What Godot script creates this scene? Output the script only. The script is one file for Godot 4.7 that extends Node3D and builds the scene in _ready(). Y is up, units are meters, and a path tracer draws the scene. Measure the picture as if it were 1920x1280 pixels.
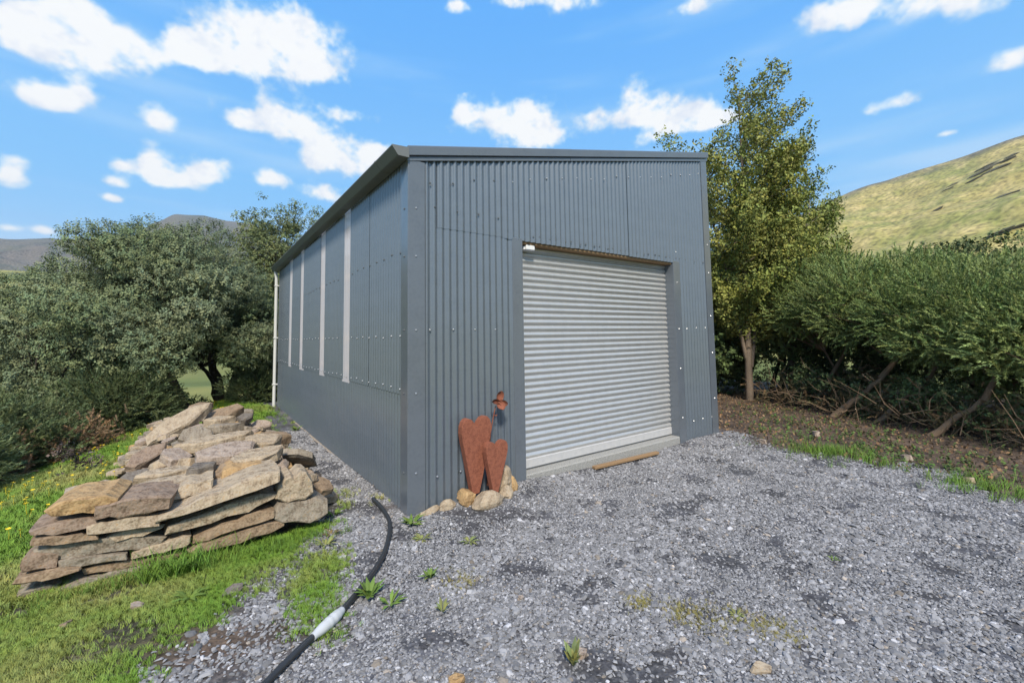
extends Node3D

var rng := RandomNumberGenerator.new()
var big := FastNoiseLite.new()
var fine := FastNoiseLite.new()
var taken := {}
const SLATE := Color(0.112, 0.137, 0.166)

# ---------------------------------------------------------------- helpers
func lin(r: float, g: float, b: float) -> Color:
	return Color(r, g, b).linear_to_srgb()

func mat(c: Color, rough: float, metal := 0.0) -> StandardMaterial3D:
	var m := StandardMaterial3D.new()
	m.albedo_color = c.linear_to_srgb()
	m.roughness = rough
	m.metallic = metal
	return m

func tinted(rough: float) -> StandardMaterial3D:
	var m := mat(Color(1, 1, 1), rough)
	m.vertex_color_use_as_albedo = true
	return m

func numbered(n: String) -> String:
	var k: int = taken.get(n, 0)
	taken[n] = k + 1
	return n if k == 0 else "%s_%03d" % [n, k]

func thing(called: String, label: String, category: String, at := Vector3.ZERO, group := "") -> Node3D:
	var o := Node3D.new()
	o.name = numbered(called)
	add_child(o)
	o.position = at
	tag(o, label, category, group)
	return o

func tag(o: Node, label: String, category: String, group := "", kind := "") -> void:
	if label: o.set_meta("label", label)
	if category: o.set_meta("category", category)
	if group: o.set_meta("group", group)
	if kind: o.set_meta("kind", kind)

func part(called: String, mesh: Mesh, m: Material, parent: Node) -> MeshInstance3D:
	var o := MeshInstance3D.new()
	o.name = called if parent != self else numbered(called)
	o.mesh = mesh
	o.material_override = m
	parent.add_child(o, true)
	return o

func many(called: String, mesh: Mesh, m: Material, buf: PackedFloat32Array, parent: Node) -> MultiMeshInstance3D:
	var mm := MultiMesh.new()
	mm.transform_format = MultiMesh.TRANSFORM_3D
	mm.use_colors = true
	mm.mesh = mesh
	mm.instance_count = buf.size() / 16
	mm.buffer = buf
	var o := MultiMeshInstance3D.new()
	o.name = called if parent != self else numbered(called)
	o.multimesh = mm
	o.material_override = m
	parent.add_child(o, true)
	return o

func put(buf: PackedFloat32Array, b: Basis, o: Vector3, c: Color) -> void:
	buf.append_array(PackedFloat32Array([b.x.x, b.y.x, b.z.x, o.x, b.x.y, b.y.y, b.z.y, o.y, b.x.z, b.y.z, b.z.z, o.z, c.r, c.g, c.b, 1.0]))

func begin() -> SurfaceTool:
	var st := SurfaceTool.new()
	st.begin(Mesh.PRIMITIVE_TRIANGLES)
	st.set_smooth_group(-1)
	return st

func done(st: SurfaceTool) -> ArrayMesh:
	st.generate_normals()
	return st.commit()

func tri(st: SurfaceTool, a: Vector3, b: Vector3, c: Vector3) -> void:
	st.add_vertex(a); st.add_vertex(b); st.add_vertex(c)

func quad(st: SurfaceTool, a: Vector3, b: Vector3, c: Vector3, d: Vector3) -> void:
	tri(st, a, b, c); tri(st, a, c, d)

# closed rings of equal length joined into a skin; caps closed as fans
func loft(st: SurfaceTool, rings: Array, smooth := false) -> void:
	st.set_smooth_group(0 if smooth else -1)
	var n: int = rings[0].size()
	for k in rings.size() - 1:
		for i in n:
			var j := (i + 1) % n
			quad(st, rings[k][i], rings[k][j], rings[k + 1][j], rings[k + 1][i])
	st.set_smooth_group(-1)
	for e in [0, rings.size() - 1]:
		var c := Vector3.ZERO
		for p in rings[e]: c += p
		c /= n
		for i in n:
			var j := (i + 1) % n
			if e == 0: tri(st, c, rings[e][j], rings[e][i])
			else: tri(st, c, rings[e][i], rings[e][j])

# box with chamfered long edges, from a to b
func cbox(st: SurfaceTool, a: Vector3, b: Vector3, bev := 0.006) -> void:
	var s := b - a
	bev = minf(bev, minf(s.x, minf(s.y, s.z)) * 0.3)
	var rings := []
	for k in 4:
		var inset: float = bev if k == 0 or k == 3 else 0.0
		var z: float = [a.z, a.z + bev, b.z - bev, b.z][k]
		var x0 := a.x + inset; var x1 := b.x - inset; var y0 := a.y + inset; var y1 := b.y - inset
		rings.append([Vector3(x0 + bev, y0, z), Vector3(x0, y0 + bev, z), Vector3(x0, y1 - bev, z), Vector3(x0 + bev, y1, z), Vector3(x1 - bev, y1, z), Vector3(x1, y1 - bev, z), Vector3(x1, y0 + bev, z), Vector3(x1 - bev, y0, z)])
	loft(st, rings)

func boxmesh(a: Vector3, b: Vector3, bev := 0.006) -> ArrayMesh:
	var st := begin()
	cbox(st, a, b, bev)
	return done(st)

func tube(st: SurfaceTool, pts: Array, radii: Array, sides := 7) -> void:
	var rings := []
	var side := Vector3(0.31, 0.2, 0.93)
	for k in pts.size():
		var d: Vector3 = (pts[mini(k + 1, pts.size() - 1)] - pts[maxi(k - 1, 0)]).normalized()
		side = (side - d * side.dot(d)).normalized()
		var up := d.cross(side)
		var ring := []
		for i in sides:
			var a := -TAU * i / sides
			ring.append(pts[k] + (side * cos(a) + up * sin(a)) * radii[k])
		rings.append(ring)
	loft(st, rings, true)

func arr_mesh(v: PackedVector3Array, n: PackedVector3Array, idx: PackedInt32Array, c := PackedColorArray()) -> ArrayMesh:
	var a := []
	a.resize(Mesh.ARRAY_MAX)
	a[Mesh.ARRAY_VERTEX] = v
	a[Mesh.ARRAY_NORMAL] = n
	a[Mesh.ARRAY_INDEX] = idx
	if c.size(): a[Mesh.ARRAY_COLOR] = c
	var m := ArrayMesh.new()
	m.add_surface_from_arrays(Mesh.PRIMITIVE_TRIANGLES, a)
	return m

func noise_of(sd: int, freq: float, type := FastNoiseLite.TYPE_SIMPLEX_SMOOTH, oct := 4) -> FastNoiseLite:
	var n := FastNoiseLite.new()
	n.seed = sd; n.frequency = freq; n.noise_type = type; n.fractal_octaves = oct
	return n

# a tiling grey noise picture, mapped through colour stops
func picture(n: FastNoiseLite, size: int, stops: Array, contrast := 1.0, other: FastNoiseLite = null) -> ImageTexture:
	var src := n.get_seamless_image(size, size)
	var src2: Image = other.get_seamless_image(size, size) if other else null
	src.convert(Image.FORMAT_L8)
	var d := src.get_data()
	var d2 := PackedByteArray()
	if src2:
		src2.convert(Image.FORMAT_L8); d2 = src2.get_data()
	var out := PackedByteArray()
	out.resize(size * size * 3)
	for i in size * size:
		var t := d[i] / 255.0
		if src2: t = t * 0.5 + d2[i] / 510.0
		t = clampf((t - 0.5) * contrast + 0.5, 0, 0.9999) * (stops.size() - 1)
		var k := int(t)
		var c: Color = stops[k].lerp(stops[k + 1], t - k)
		out[i * 3] = int(c.r * 255); out[i * 3 + 1] = int(c.g * 255); out[i * 3 + 2] = int(c.b * 255)
	var im := Image.create_from_data(size, size, false, Image.FORMAT_RGB8, out)
	im.generate_mipmaps()
	return ImageTexture.create_from_image(im)

func grain(m: StandardMaterial3D, tex: Texture2D, per_metre: float, relief: Texture2D = null, cm := 0.0, in_world := true) -> StandardMaterial3D:
	m.albedo_texture = tex
	m.uv1_triplanar = true
	m.uv1_world_triplanar = in_world
	m.uv1_scale = Vector3.ONE * per_metre
	if relief:
		m.heightmap_enabled = true
		m.heightmap_texture = relief
		m.heightmap_scale = cm
	return m

func rv(s := 1.0) -> Vector3:
	return Vector3(rng.randf_range(-s, s), rng.randf_range(-s, s), rng.randf_range(-s, s))

func ball() -> Vector3:
	for k in 8:
		var p := rv()
		if p.length_squared() <= 1.0: return p
	return Vector3.ZERO

func facing(y: Vector3, roll: float, s: Vector3) -> Basis:
	y = y.normalized()
	var x := y.cross(Vector3(0.37, 0.21, 0.9)).normalized().rotated(y, roll)
	return Basis(x * s.x, y * s.y, x.cross(y) * s.z)

# ---------------------------------------------------------------- ground shape
func bank_edge(z: float) -> float:
	if z > -3.5: return -3.3 - (z + 3.5) * 0.25
	return -3.3 + (-3.5 - z) * 0.25

func gh(x: float, z: float) -> float:
	var y := fine.get_noise_2d(x * 14.0, z * 14.0) * 0.012 + big.get_noise_2d(x * 3.0, z * 3.0) * 0.03 - 0.012
	y += 0.055 * exp(-pow((x - 1.1) / 0.75, 2) - pow(z / 0.45, 2))
	y += 0.03 * exp(-pow((x - 4.6) / 0.8, 2) - pow(z / 0.5, 2))
	var d := bank_edge(z) - x
	if d > -1.2:
		var t := d + 1.2
		y -= minf(0.16 * t * t / (1.0 + 0.35 * t), 3.4)
	var back := -10.0 - z
	if back > 0.0: y -= minf(0.06 * back * back, 0.22 * back) if back < 10.0 else 2.2
	var far := Vector2(x - 2.0, z).length()
	if far > 25.0:
		y += (far - 25.0) * 0.035
		y += big.get_noise_2d(x * 0.12, z * 0.12) * minf((far - 25.0) * 0.05, 5.0)
	return y

func smooth(a: float, b: float, t: float) -> float:
	return smoothstep(a, b, t)

# how much of the ground is grass (left lawn) and how much bare earth, 0..1 each
func grassy(x: float, z: float) -> float:
	var n := fine.get_noise_2d(x * 9.0 + 40.0, z * 9.0) * 0.32 + big.get_noise_2d(x * 8.0, z * 8.0) * 0.25
	var edge := -0.66 if z < -0.3 else lerpf(-0.66, -1.72, clampf((z + 0.3) / 1.45, 0, 1))
	if z < -5.5: edge = lerpf(-0.66, -0.4, clampf((-5.5 - z) / 2.0, 0, 1))
	var left := smooth(-0.26, 0.20, edge - x + n * 0.85)
	# a thinner green tongue runs along the pipe
	var tongue := exp(-pow((x + 0.82 + 0.3 * (z - 0.5)) / 0.26, 2) - pow((z - 0.6) / 0.5, 2))
	left = maxf(left, clampf(tongue * 1.5 + n * 2.2 - 0.35, 0, 1) * 0.85)
	return left

func earthy(x: float, z: float) -> float:
	var n := fine.get_noise_2d(x * 7.0, z * 7.0 + 90.0) * 0.5 + big.get_noise_2d(x * 5.0 + 7.0, z * 5.0) * 0.5
	var e := 4.75 + maxf(0.0, -z) * 0.3
	var right := smooth(-0.45, 0.55, x - e + n * 1.3)
	var scuff := exp(-pow((x + 1.46) / 0.5, 2) - pow((z - 0.88 - (x + 1.46) * 0.4) / 0.22, 2))
	return clampf(maxf(right, scuff * 1.6 + n * 1.3 * scuff + fine.get_noise_2d(x * 40.0, z * 40.0) * 0.7 * scuff), 0, 1)

# ---------------------------------------------------------------- sky
func make_sky() -> ImageTexture:
	var w := 4096
	var h := 2048
	var im := Image.create(w, h, false, Image.FORMAT_RGB8)
	for r in h:
		var el := 90.0 - (r + 0.5) * 180.0 / h
		var t := clampf(el / 42.0, 0, 1)
		var c: Color = Color(0.76, 0.88, 0.985).lerp(Color(0.53, 0.785, 1.0), smooth(0.0, 0.42, t)).lerp(Color(0.385, 0.69, 0.99), smooth(0.3, 1.0, t))
		if el > 42.0: c = c.lerp(Color(0.22, 0.50, 0.90), (el - 42.0) / 48.0)
		if el < 0.0: c = Color(0.62, 0.70, 0.72)
		im.fill_rect(Rect2i(0, r, w, 1), c)
	# thin high veil
	var vw := 1024
	var vh := 256
	var veil := Image.create(vw, vh, false, Image.FORMAT_RGBA8)
	var vn := noise_of(91, 0.011, FastNoiseLite.TYPE_SIMPLEX_SMOOTH, 5)
	for y in vh:
		var el := 90.0 - (y + 0.5) * 90.0 / vh
		for x in vw:
			var a := TAU * x / vw
			var d := Vector3(sin(a), 0, -cos(a)) * 120.0
			var v := vn.get_noise_3d(d.x * 0.7, el * 13.0, d.z * 0.7) + 0.3 * vn.get_noise_3d(d.x * 2.0, el * 30.0, d.z * 2.0)
			var al := smooth(-0.1, 0.7, v) * 0.36 * smooth(75.0, 35.0, el) + 0.03
			veil.set_pixel(x, y, Color(0.93, 0.955, 1.0, al))
	veil.resize(w, h / 2, Image.INTERPOLATE_CUBIC)
	veil.convert(Image.FORMAT_RGBA8)
	im.convert(Image.FORMAT_RGBA8)
	im.blend_rect(veil, Rect2i(0, 0, w, h / 2), Vector2i.ZERO)
	# cumulus: puffs as azimuth, elevation, half width, half height in degrees
	var puffs := [
		-11.7, 27.7, 3.1, 2.4, -13.3, 26.2, 2.2, 1.6, -9.1, 27.1, 3.7, 2.3, -11.2, 25.0, 3.4, 1.3, -14.5, 26.1, 1.2, 1.5, -6.7, 27.1, 2.4, 1.5,
		0.3, 30.3, 3.4, 2.3, 3.9, 31.8, 4.3, 2.1, 7.7, 33.2, 3.5, 2.2, 10.7, 32.1, 4.2, 2.2, 2.9, 29.3, 5.7, 1.7, 8.4, 30.1, 5.2, 1.4,
		-2.0, 28.4, 2.3, 1.5, -12.7, 21.6, 1.8, 1.1, -10.0, 22.4, 1.1, 1.3, -11.7, 21.3, 1.7, 0.8, -3.8, 21.9, 1.8, 1.1, 6.3, 24.7, 4.1, 2.0,
		9.7, 23.9, 4.7, 1.3, 3.1, 23.8, 1.3, 0.9, 14.6, 21.4, 5.3, 1.9, 18.5, 22.8, 2.0, 1.3, 11.6, 21.1, 2.1, 1.3, -4.5, 18.1, 1.3, 1.6,
		-2.5, 17.2, 2.7, 1.4, 0.7, 17.9, 1.8, 1.3, -3.8, 16.2, 2.1, 0.8, -6.9, 17.0, 0.9, 0.8, -7.1, 15.4, 1.2, 0.6, 33.5, 27.3, 5.2, 1.9,
		38.2, 27.1, 3.6, 2.2, 39.6, 24.9, 4.3, 1.7, 29.6, 27.7, 1.4, 1.0, 53.0, 27.3, 2.6, 2.2, 56.2, 25.9, 3.8, 1.8, 61.1, 24.7, 3.0, 1.4,
		58.6, 24.2, 4.9, 0.8, 47.5, 26.2, 2.8, 1.3, 73.8, 30.9, 2.7, 1.5, 77.3, 30.2, 2.9, 1.3, 81.2, 28.7, 2.9, 1.0, 84.9, 27.2, 2.8, 1.1,
		44.4, 38.5, 3.6, 1.1, 37.8, 39.1, 3.7, 0.7, 60.5, 35.7, 2.7, 0.8, 86.0, 22.2, 1.3, 0.8, 77.9, 21.7, 1.8, 0.7, -14.1, 15.2, 0.9, 1.0,
		-14.1, 13.9, 1.1, 0.8, -7.4, 13.8, 0.8, 0.4, -13.8, 10.0, 0.9, 0.4, -11.9, 10.1, 0.7, 0.4, 5.9, 18.2, 1.9, 1.0, 12.2, 17.4, 3.0, 1.0,
		53.8, 23.4, 1.6, 0.8, 81.8, 17.8, 0.8, 0.3, 28.6, 38.4, 1.6, 0.7, 13.9, 26.3, 3.1, 0.8]
	# the same fair-weather clouds go on all round
	rng.seed = 77
	for k in 46:
		var az := rng.randf_range(93.0, 338.0)
		var el := rng.randf_range(7.0, 62.0)
		var s := 0.6 + el / 24.0
		for j in rng.randi_range(2, 6):
			puffs.append_array([az + rng.randf_range(-4, 4) * s, el + rng.randf_range(-0.5, 0.9) * s, rng.randf_range(1.6, 3.6) * s, rng.randf_range(0.9, 1.7) * s])
	for k in 12:
		puffs.append_array([rng.randf_range(-20, 90), rng.randf_range(46, 68), rng.randf_range(4, 8), rng.randf_range(2, 3.5)])
	var ppd := w / 360.0
	var field := PackedFloat32Array()
	field.resize(w * h / 2)
	var tall := PackedFloat32Array()
	tall.resize(w * h / 2)
	for k in puffs.size() / 4:
		var az: float = puffs[k * 4]
		var el: float = puffs[k * 4 + 1]
		var rx: float = puffs[k * 4 + 2] * 1.72
		var ry: float = puffs[k * 4 + 3] * 1.85
		var cx := int(az * ppd)
		var cy := int((90.0 - el) * ppd)
		var hx := int(rx * ppd)
		var hy := int(ry * ppd)
		for y in range(maxi(0, cy - hy), mini(h / 2, cy + hy)):
			var dy := (cy - y) / float(hy)
			if dy < 0.0: dy *= 1.25
			for x in range(cx - hx, cx + hx):
				var dx := (x - cx) / float(hx)
				var q := 1.0 - dx * dx - dy * dy
				if q > 0.0:
					var i := y * w + posmod(x, w)
					field[i] = field[i] + q * q * 0.75
					tall[i] = maxf(tall[i], q * (0.5 + 0.5 * dy))
	var n1 := noise_of(5, 0.020, FastNoiseLite.TYPE_SIMPLEX_SMOOTH, 6)
	var n2 := noise_of(6, 0.016, FastNoiseLite.TYPE_SIMPLEX_SMOOTH, 4)
	var n3 := noise_of(7, 0.07, FastNoiseLite.TYPE_SIMPLEX_SMOOTH, 4)
	var data := im.get_data()
	for y in h / 2:
		for x in w:
			var f := field[y * w + x]
			if f > 0.02:
				var fx := float(x if x < w / 2 else x - w)
				var a := n1.get_noise_2d(fx, y * 1.25)
				var b2 := n3.get_noise_2d(fx, y * 1.3)
				var al := smooth(0.14, 0.80, minf(f, 0.85) + a * 0.52 + b2 * 0.14) * 0.97
				var li := clampf(0.30 + 0.35 * minf(f, 1.2) + tall[y * w + x] * 0.75 + n2.get_noise_2d(fx + 900.0, y) * 0.75 + b2 * 0.3, 0, 1)
				var c := Color(0.845, 0.885, 0.955).lerp(Color(1, 1, 1), li)
				var i := (y * w + x) * 4
				data[i] = int(lerpf(data[i], c.r * 255, al))
				data[i + 1] = int(lerpf(data[i + 1], c.g * 255, al))
				data[i + 2] = int(lerpf(data[i + 2], c.b * 255, al))
	im = Image.create_from_data(w, h, false, Image.FORMAT_RGBA8, data)
	im.convert(Image.FORMAT_RGB8)
	return ImageTexture.create_from_image(im)

# ---------------------------------------------------------------- main
func _ready() -> void:
	rng.seed = 4
	big = noise_of(11, 0.08)
	fine = noise_of(12, 0.08)
	var cam := Camera3D.new()
	cam.name = "camera"
	add_child(cam)
	var yaw := 0.6227
	var pitch := 0.0718
	var roll := -0.0156
	var fw := Vector3(sin(yaw) * cos(pitch), sin(pitch), -cos(yaw) * cos(pitch))
	var ri := Vector3(cos(yaw), 0, sin(yaw))
	var up := ri.cross(fw)
	cam.basis = Basis(ri * cos(roll) + up * sin(roll), up * cos(roll) - ri * sin(roll), -fw)
	cam.position = Vector3(-1.5444, 1.55, 3.7542)
	cam.near = 0.05
	cam.far = 5000.0
	cam.projection = Camera3D.PROJECTION_FRUSTUM
	cam.keep_aspect = Camera3D.KEEP_HEIGHT
	cam.size = 0.05 * 1280.0 / 816.37
	cam.frustum_offset = Vector2(0, -0.05 * 68.4 / 816.37)
	cam.current = true
	var sky := Sky.new()
	var pano := PanoramaSkyMaterial.new()
	pano.panorama = make_sky()
	sky.sky_material = pano
	var env := Environment.new()
	env.background_mode = Environment.BG_SKY
	env.sky = sky
	env.background_energy_multiplier = 0.9
	env.tonemap_mode = Environment.TONE_MAPPER_LINEAR
	env.tonemap_exposure = 1.15
	env.sdfgi_enabled = true
	env.ssao_enabled = true
	env.ssil_enabled = true
	env.fog_enabled = true
	env.fog_density = 0.00016
	env.fog_light_color = Color(0.80, 0.88, 0.97)
	var we := WorldEnvironment.new()
	we.name = "environment"
	we.environment = env
	add_child(we)
	var sun := DirectionalLight3D.new()
	sun.name = "sun"
	add_child(sun)
	sun.light_color = Color(1.0, 0.955, 0.88)
	sun.light_energy = 1.5
	sun.light_angular_distance = 9.0
	sun.shadow_enabled = true
	sun.look_at_from_position(Vector3(-4.0, 7.4, 6.6), Vector3.ZERO)
	make_materials()
	make_ground()
	make_hills()
	make_shed()
	make_sculpture()
	make_stone_pile()
	make_trees()
	make_gorse()
	make_left_bushes()
	make_small_things()
	make_gravel()
	make_grass()

var M := {}
func make_materials() -> void:
	var w := func(a: Array) -> Array:
		var o := []
		for g in a: o.append(Color(g[0], g[1], g[2]))
		return o
	var n_rock := noise_of(21, 0.012, FastNoiseLite.TYPE_SIMPLEX_SMOOTH, 6)
	var n_speck := noise_of(22, 0.06, FastNoiseLite.TYPE_SIMPLEX_SMOOTH, 4)
	var n_cell := noise_of(23, 0.045, FastNoiseLite.TYPE_CELLULAR, 2)
	n_cell.cellular_return_type = FastNoiseLite.RETURN_CELL_VALUE
	var n_cellh := noise_of(23, 0.045, FastNoiseLite.TYPE_CELLULAR, 2)
	n_cellh.cellular_return_type = FastNoiseLite.RETURN_DISTANCE
	var grey: Array = w.call([[0.62, 0.62, 0.62], [0.9, 0.9, 0.9], [1, 1, 1]])
	var rough := picture(n_rock, 512, [Color(0, 0, 0), Color(1, 1, 1)], 1.4, n_speck)
	var speck := picture(n_speck, 512, grey, 1.2)
	M.rough = rough
	M.speck = speck
	var rock_h := picture(noise_of(25, 0.009, FastNoiseLite.TYPE_SIMPLEX_SMOOTH, 4), 512, [Color(0, 0, 0), Color(1, 1, 1)], 1.4)
	var stone_tex := picture(n_rock, 512, w.call([[0.60, 0.55, 0.50], [0.86, 0.80, 0.74], [0.97, 0.95, 0.92], [0.92, 0.80, 0.66]]), 1.7, n_speck)
	for a in [["t", 0.44, 0.395, 0.32], ["b", 0.31, 0.25, 0.185], ["g", 0.31, 0.295, 0.262], ["r", 0.30, 0.245, 0.205], ["o", 0.46, 0.34, 0.19], ["l", 0.40, 0.36, 0.335], ["d", 0.19, 0.185, 0.18]]:
		M["stone_" + a[0]] = grain(mat(Color(a[1], a[2], a[3]), 0.92), stone_tex, 1.7, rock_h, 1.3)
	# paint on steel: even colour with a faint film of dust and wear
	var paint_tex := picture(noise_of(31, 0.010, FastNoiseLite.TYPE_SIMPLEX_SMOOTH, 5), 512, w.call([[0.91, 0.915, 0.92], [0.98, 0.98, 0.98], [1, 1, 1]]), 1.2, n_speck)
	M.sheet = grain(mat(SLATE, 0.27), paint_tex, 0.9)
	M.sheet.metallic_specular = 0.7
	M.sheet.clearcoat_enabled = true
	M.sheet.clearcoat = 0.8
	M.sheet.clearcoat_roughness = 0.14
	M.trim = grain(mat(Color(0.122, 0.142, 0.168), 0.32), paint_tex, 0.7)
	M.trim.clearcoat_enabled = true
	M.trim.clearcoat = 0.7
	M.trim.clearcoat_roughness = 0.2
	M.gutter = grain(mat(Color(0.15, 0.162, 0.165), 0.42), paint_tex, 0.8)
	M.zinc = grain(mat(Color(0.60, 0.60, 0.59), 0.32, 0.55), paint_tex, 1.4)
	M.bar = grain(mat(Color(0.58, 0.58, 0.585), 0.5, 0.25), paint_tex, 2.0)
	M.screw = mat(Color(0.55, 0.56, 0.58), 0.35, 0.7)
	M.screw_dark = mat(Color(0.08, 0.09, 0.10), 0.5)
	M.timber = grain(mat(Color(0.38, 0.24, 0.125), 0.85), speck, 3.0, rough, 0.3)
	M.girt = grain(mat(Color(0.66, 0.47, 0.32), 0.8), speck, 3.0)
	M.concrete = grain(mat(Color(0.40, 0.40, 0.385), 0.9), speck, 2.0, rough, 0.35)
	M.plinth = grain(mat(Color(0.50, 0.42, 0.34), 0.95), speck, 6.0, rough, 0.6)
	M.white_plastic = mat(Color(0.72, 0.73, 0.74), 0.45)
	M.pipe_white = mat(Color(0.60, 0.61, 0.60), 0.5)
	M.clear = mat(Color(0.66, 0.645, 0.68), 0.25)
	M.clear.transparency = BaseMaterial3D.TRANSPARENCY_ALPHA
	M.clear.albedo_color.a = 0.5
	M.hose = mat(Color(0.028, 0.030, 0.033), 0.42)
	M.tape = mat(Color(0.52, 0.54, 0.56), 0.32)
	var rust_tex := picture(noise_of(41, 0.018, FastNoiseLite.TYPE_SIMPLEX_SMOOTH, 6), 512, w.call([[0.72, 0.60, 0.56], [0.88, 0.80, 0.74], [1.0, 0.93, 0.86], [0.95, 0.86, 0.78]]), 1.3, n_speck)
	M.rust = grain(mat(Color(0.265, 0.108, 0.073), 0.85), rust_tex, 2.2, rough, 0.12)
	M.rust_dark = grain(mat(Color(0.16, 0.06, 0.038), 0.75), rust_tex, 3.0)
	var gravel_tex := picture(n_cell, 1024, w.call([[0.38, 0.38, 0.40], [0.60, 0.60, 0.62], [0.78, 0.78, 0.80], [1, 1, 1]]), 1.1, n_speck)
	var gravel_h := picture(n_cellh, 1024, [Color(0, 0, 0), Color(1, 1, 1)], 1.2)
	M.ground = grain(tinted(0.95), gravel_tex, 0.62, gravel_h, 0.9)
	M.field = grain(tinted(0.95), speck, 0.4)
	M.hill = grain(tinted(0.95), picture(noise_of(27, 0.03, FastNoiseLite.TYPE_SIMPLEX_SMOOTH, 6), 1024, w.call([[0.55, 0.55, 0.55], [0.86, 0.86, 0.86], [1, 1, 1]]), 1.9), 0.008)
	M.rib = grain(mat(Color(0.17, 0.155, 0.095), 0.95), speck, 0.12, rough, 60.0)
	M.pebble = tinted(0.88)
	M.leaf = tinted(0.8)
	M.leaf.backlight = Color(0.50, 0.56, 0.24)
	M.needle = tinted(0.7)
	M.needle.backlight = Color(0.2, 0.22, 0.12)
	M.grass = tinted(0.75)
	M.grass.backlight = Color(0.35, 0.4, 0.15)
	M.bark = grain(mat(Color(0.085, 0.068, 0.052), 0.95), speck, 3.0, rough, 0.8)
	M.bark_warm = grain(mat(Color(0.34, 0.235, 0.15), 0.95), speck, 4.0, rough, 0.8)
	M.bark_birch = grain(mat(Color(0.27, 0.235, 0.20), 0.85), stone_tex, 5.0, rough, 0.5)
	M.dead = tinted(0.95)

# ---------------------------------------------------------------- ground
func grid(x0: float, x1: float, z0: float, z1: float, nx: int, nz: int, height: Callable, colour: Callable) -> ArrayMesh:
	var v := PackedVector3Array()
	var c := PackedColorArray()
	var nr := PackedVector3Array()
	var idx := PackedInt32Array()
	v.resize((nx + 1) * (nz + 1)); c.resize(v.size()); nr.resize(v.size())
	for j in nz + 1:
		for i in nx + 1:
			var x := lerpf(x0, x1, i / float(nx))
			var z := lerpf(z0, z1, j / float(nz))
			v[j * (nx + 1) + i] = Vector3(x, height.call(x, z), z)
			c[j * (nx + 1) + i] = colour.call(x, z)
	for j in nz + 1:
		for i in nx + 1:
			var a := v[j * (nx + 1) + maxi(i - 1, 0)]
			var b := v[j * (nx + 1) + mini(i + 1, nx)]
			var d := v[maxi(j - 1, 0) * (nx + 1) + i]
			var e := v[mini(j + 1, nz) * (nx + 1) + i]
			nr[j * (nx + 1) + i] = (e - d).cross(b - a).normalized()
	for j in nz:
		for i in nx:
			var a := j * (nx + 1) + i
			idx.append_array(PackedInt32Array([a, a + 1, a + nx + 2, a, a + nx + 2, a + nx + 1]))
	return arr_mesh(v, nr, idx, c)

func ground_colour(x: float, z: float) -> Color:
	var n := fine.get_noise_2d(x * 20.0, z * 20.0)
	var n2 := big.get_noise_2d(x * 9.0, z * 9.0)
	var n3 := big.get_noise_2d(x * 22.0 + 30.0, z * 22.0)
	var c := Color(0.225, 0.23, 0.245) * (0.95 + 0.5 * n2 + 0.3 * n)
	# damp dark fines where wheels have pressed the stone in
	c = c.lerp(Color(0.12, 0.115, 0.115), smooth(0.16, 0.45, n3 + n * 0.3) * 0.7)
	c = c.lerp(Color(0.20, 0.14, 0.095) * (1.0 + 0.9 * n), earthy(x, z))
	c = c.lerp(Color(0.15, 0.135, 0.07) * (1.0 + 0.7 * n), grassy(x, z) * 0.9)
	if x < 0.0 and z < 0.1: # litter and crumbs along the foot of the wall
		c = c.lerp(Color(0.42, 0.33, 0.25), exp(-pow((x + 0.03) / 0.04, 2)) * clampf(0.5 + n * 1.6, 0, 1))
	return Color(maxf(c.r, 0.015), maxf(c.g, 0.015), maxf(c.b, 0.012))

func field_colour(x: float, z: float) -> Color:
	var n := big.get_noise_2d(x * 0.9, z * 0.9)
	var n2 := fine.get_noise_2d(x * 0.25, z * 0.25)
	return Color(0.15, 0.19, 0.035).lerp(Color(0.34, 0.31, 0.085), clampf(0.45 + n2 * 1.2 + n * 0.5, 0, 1)) * (1.0 + 0.3 * n)

func make_ground() -> void:
	var y := part("yard_ground", grid(-7.0, 13.0, -14.0, 7.0, 280, 294, gh, ground_colour), M.ground, self)
	tag(y, "grey gravel yard running into bare earth and lawn", "", "", "structure")
	# wide fields out to the horizon, stretched so that far cells are large; sunk under the yard
	var v := PackedVector3Array()
	var c := PackedColorArray()
	var nr := PackedVector3Array()
	var idx := PackedInt32Array()
	var na := 180
	var nd := 70
	for j in nd + 1:
		var d := 3.0 + 1.5 * j + 1900.0 * pow(j / float(nd), 5.0)
		for i in na + 1:
			var a := TAU * i / na
			var x := 2.0 + sin(a) * d
			var z := -3.0 - cos(a) * d
			var deep := 0.25 if (x > -6.8 and x < 12.8 and z > -13.8 and z < 6.8) else 0.0
			var yy := gh(x, z) - deep
			if d > 400.0: yy = minf(yy, 12.0)
			v.append(Vector3(x, yy, z))
			c.append(field_colour(x, z))
	for j in nd + 1:
		for i in na + 1:
			var b := v[j * (na + 1) + (i + 1) % na] - v[j * (na + 1) + (i + na - 1) % na]
			var e := v[mini(j + 1, nd) * (na + 1) + i] - v[maxi(j - 1, 0) * (na + 1) + i]
			var n := e.cross(b).normalized()
			nr.append(n if n.y > 0 else -n)
	for j in nd:
		for i in na:
			var a := j * (na + 1) + i
			idx.append_array(PackedInt32Array([a, a + na + 1, a + na + 2, a, a + na + 2, a + 1]))
	var f := part("field", arr_mesh(v, nr, idx, c), M.field, self)
	tag(f, "rough green and straw coloured fields of the valley", "", "", "structure")

func prof(stops: Array, a: float) -> float:
	for k in stops.size() - 1:
		if a <= stops[k + 1][0]:
			var t := clampf((a - stops[k][0]) / (stops[k + 1][0] - stops[k][0]), 0, 1)
			return lerpf(stops[k][1], stops[k + 1][1], t * t * (3 - 2 * t) * 0.5 + t * 0.5)
	return stops[-1][1]

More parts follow.
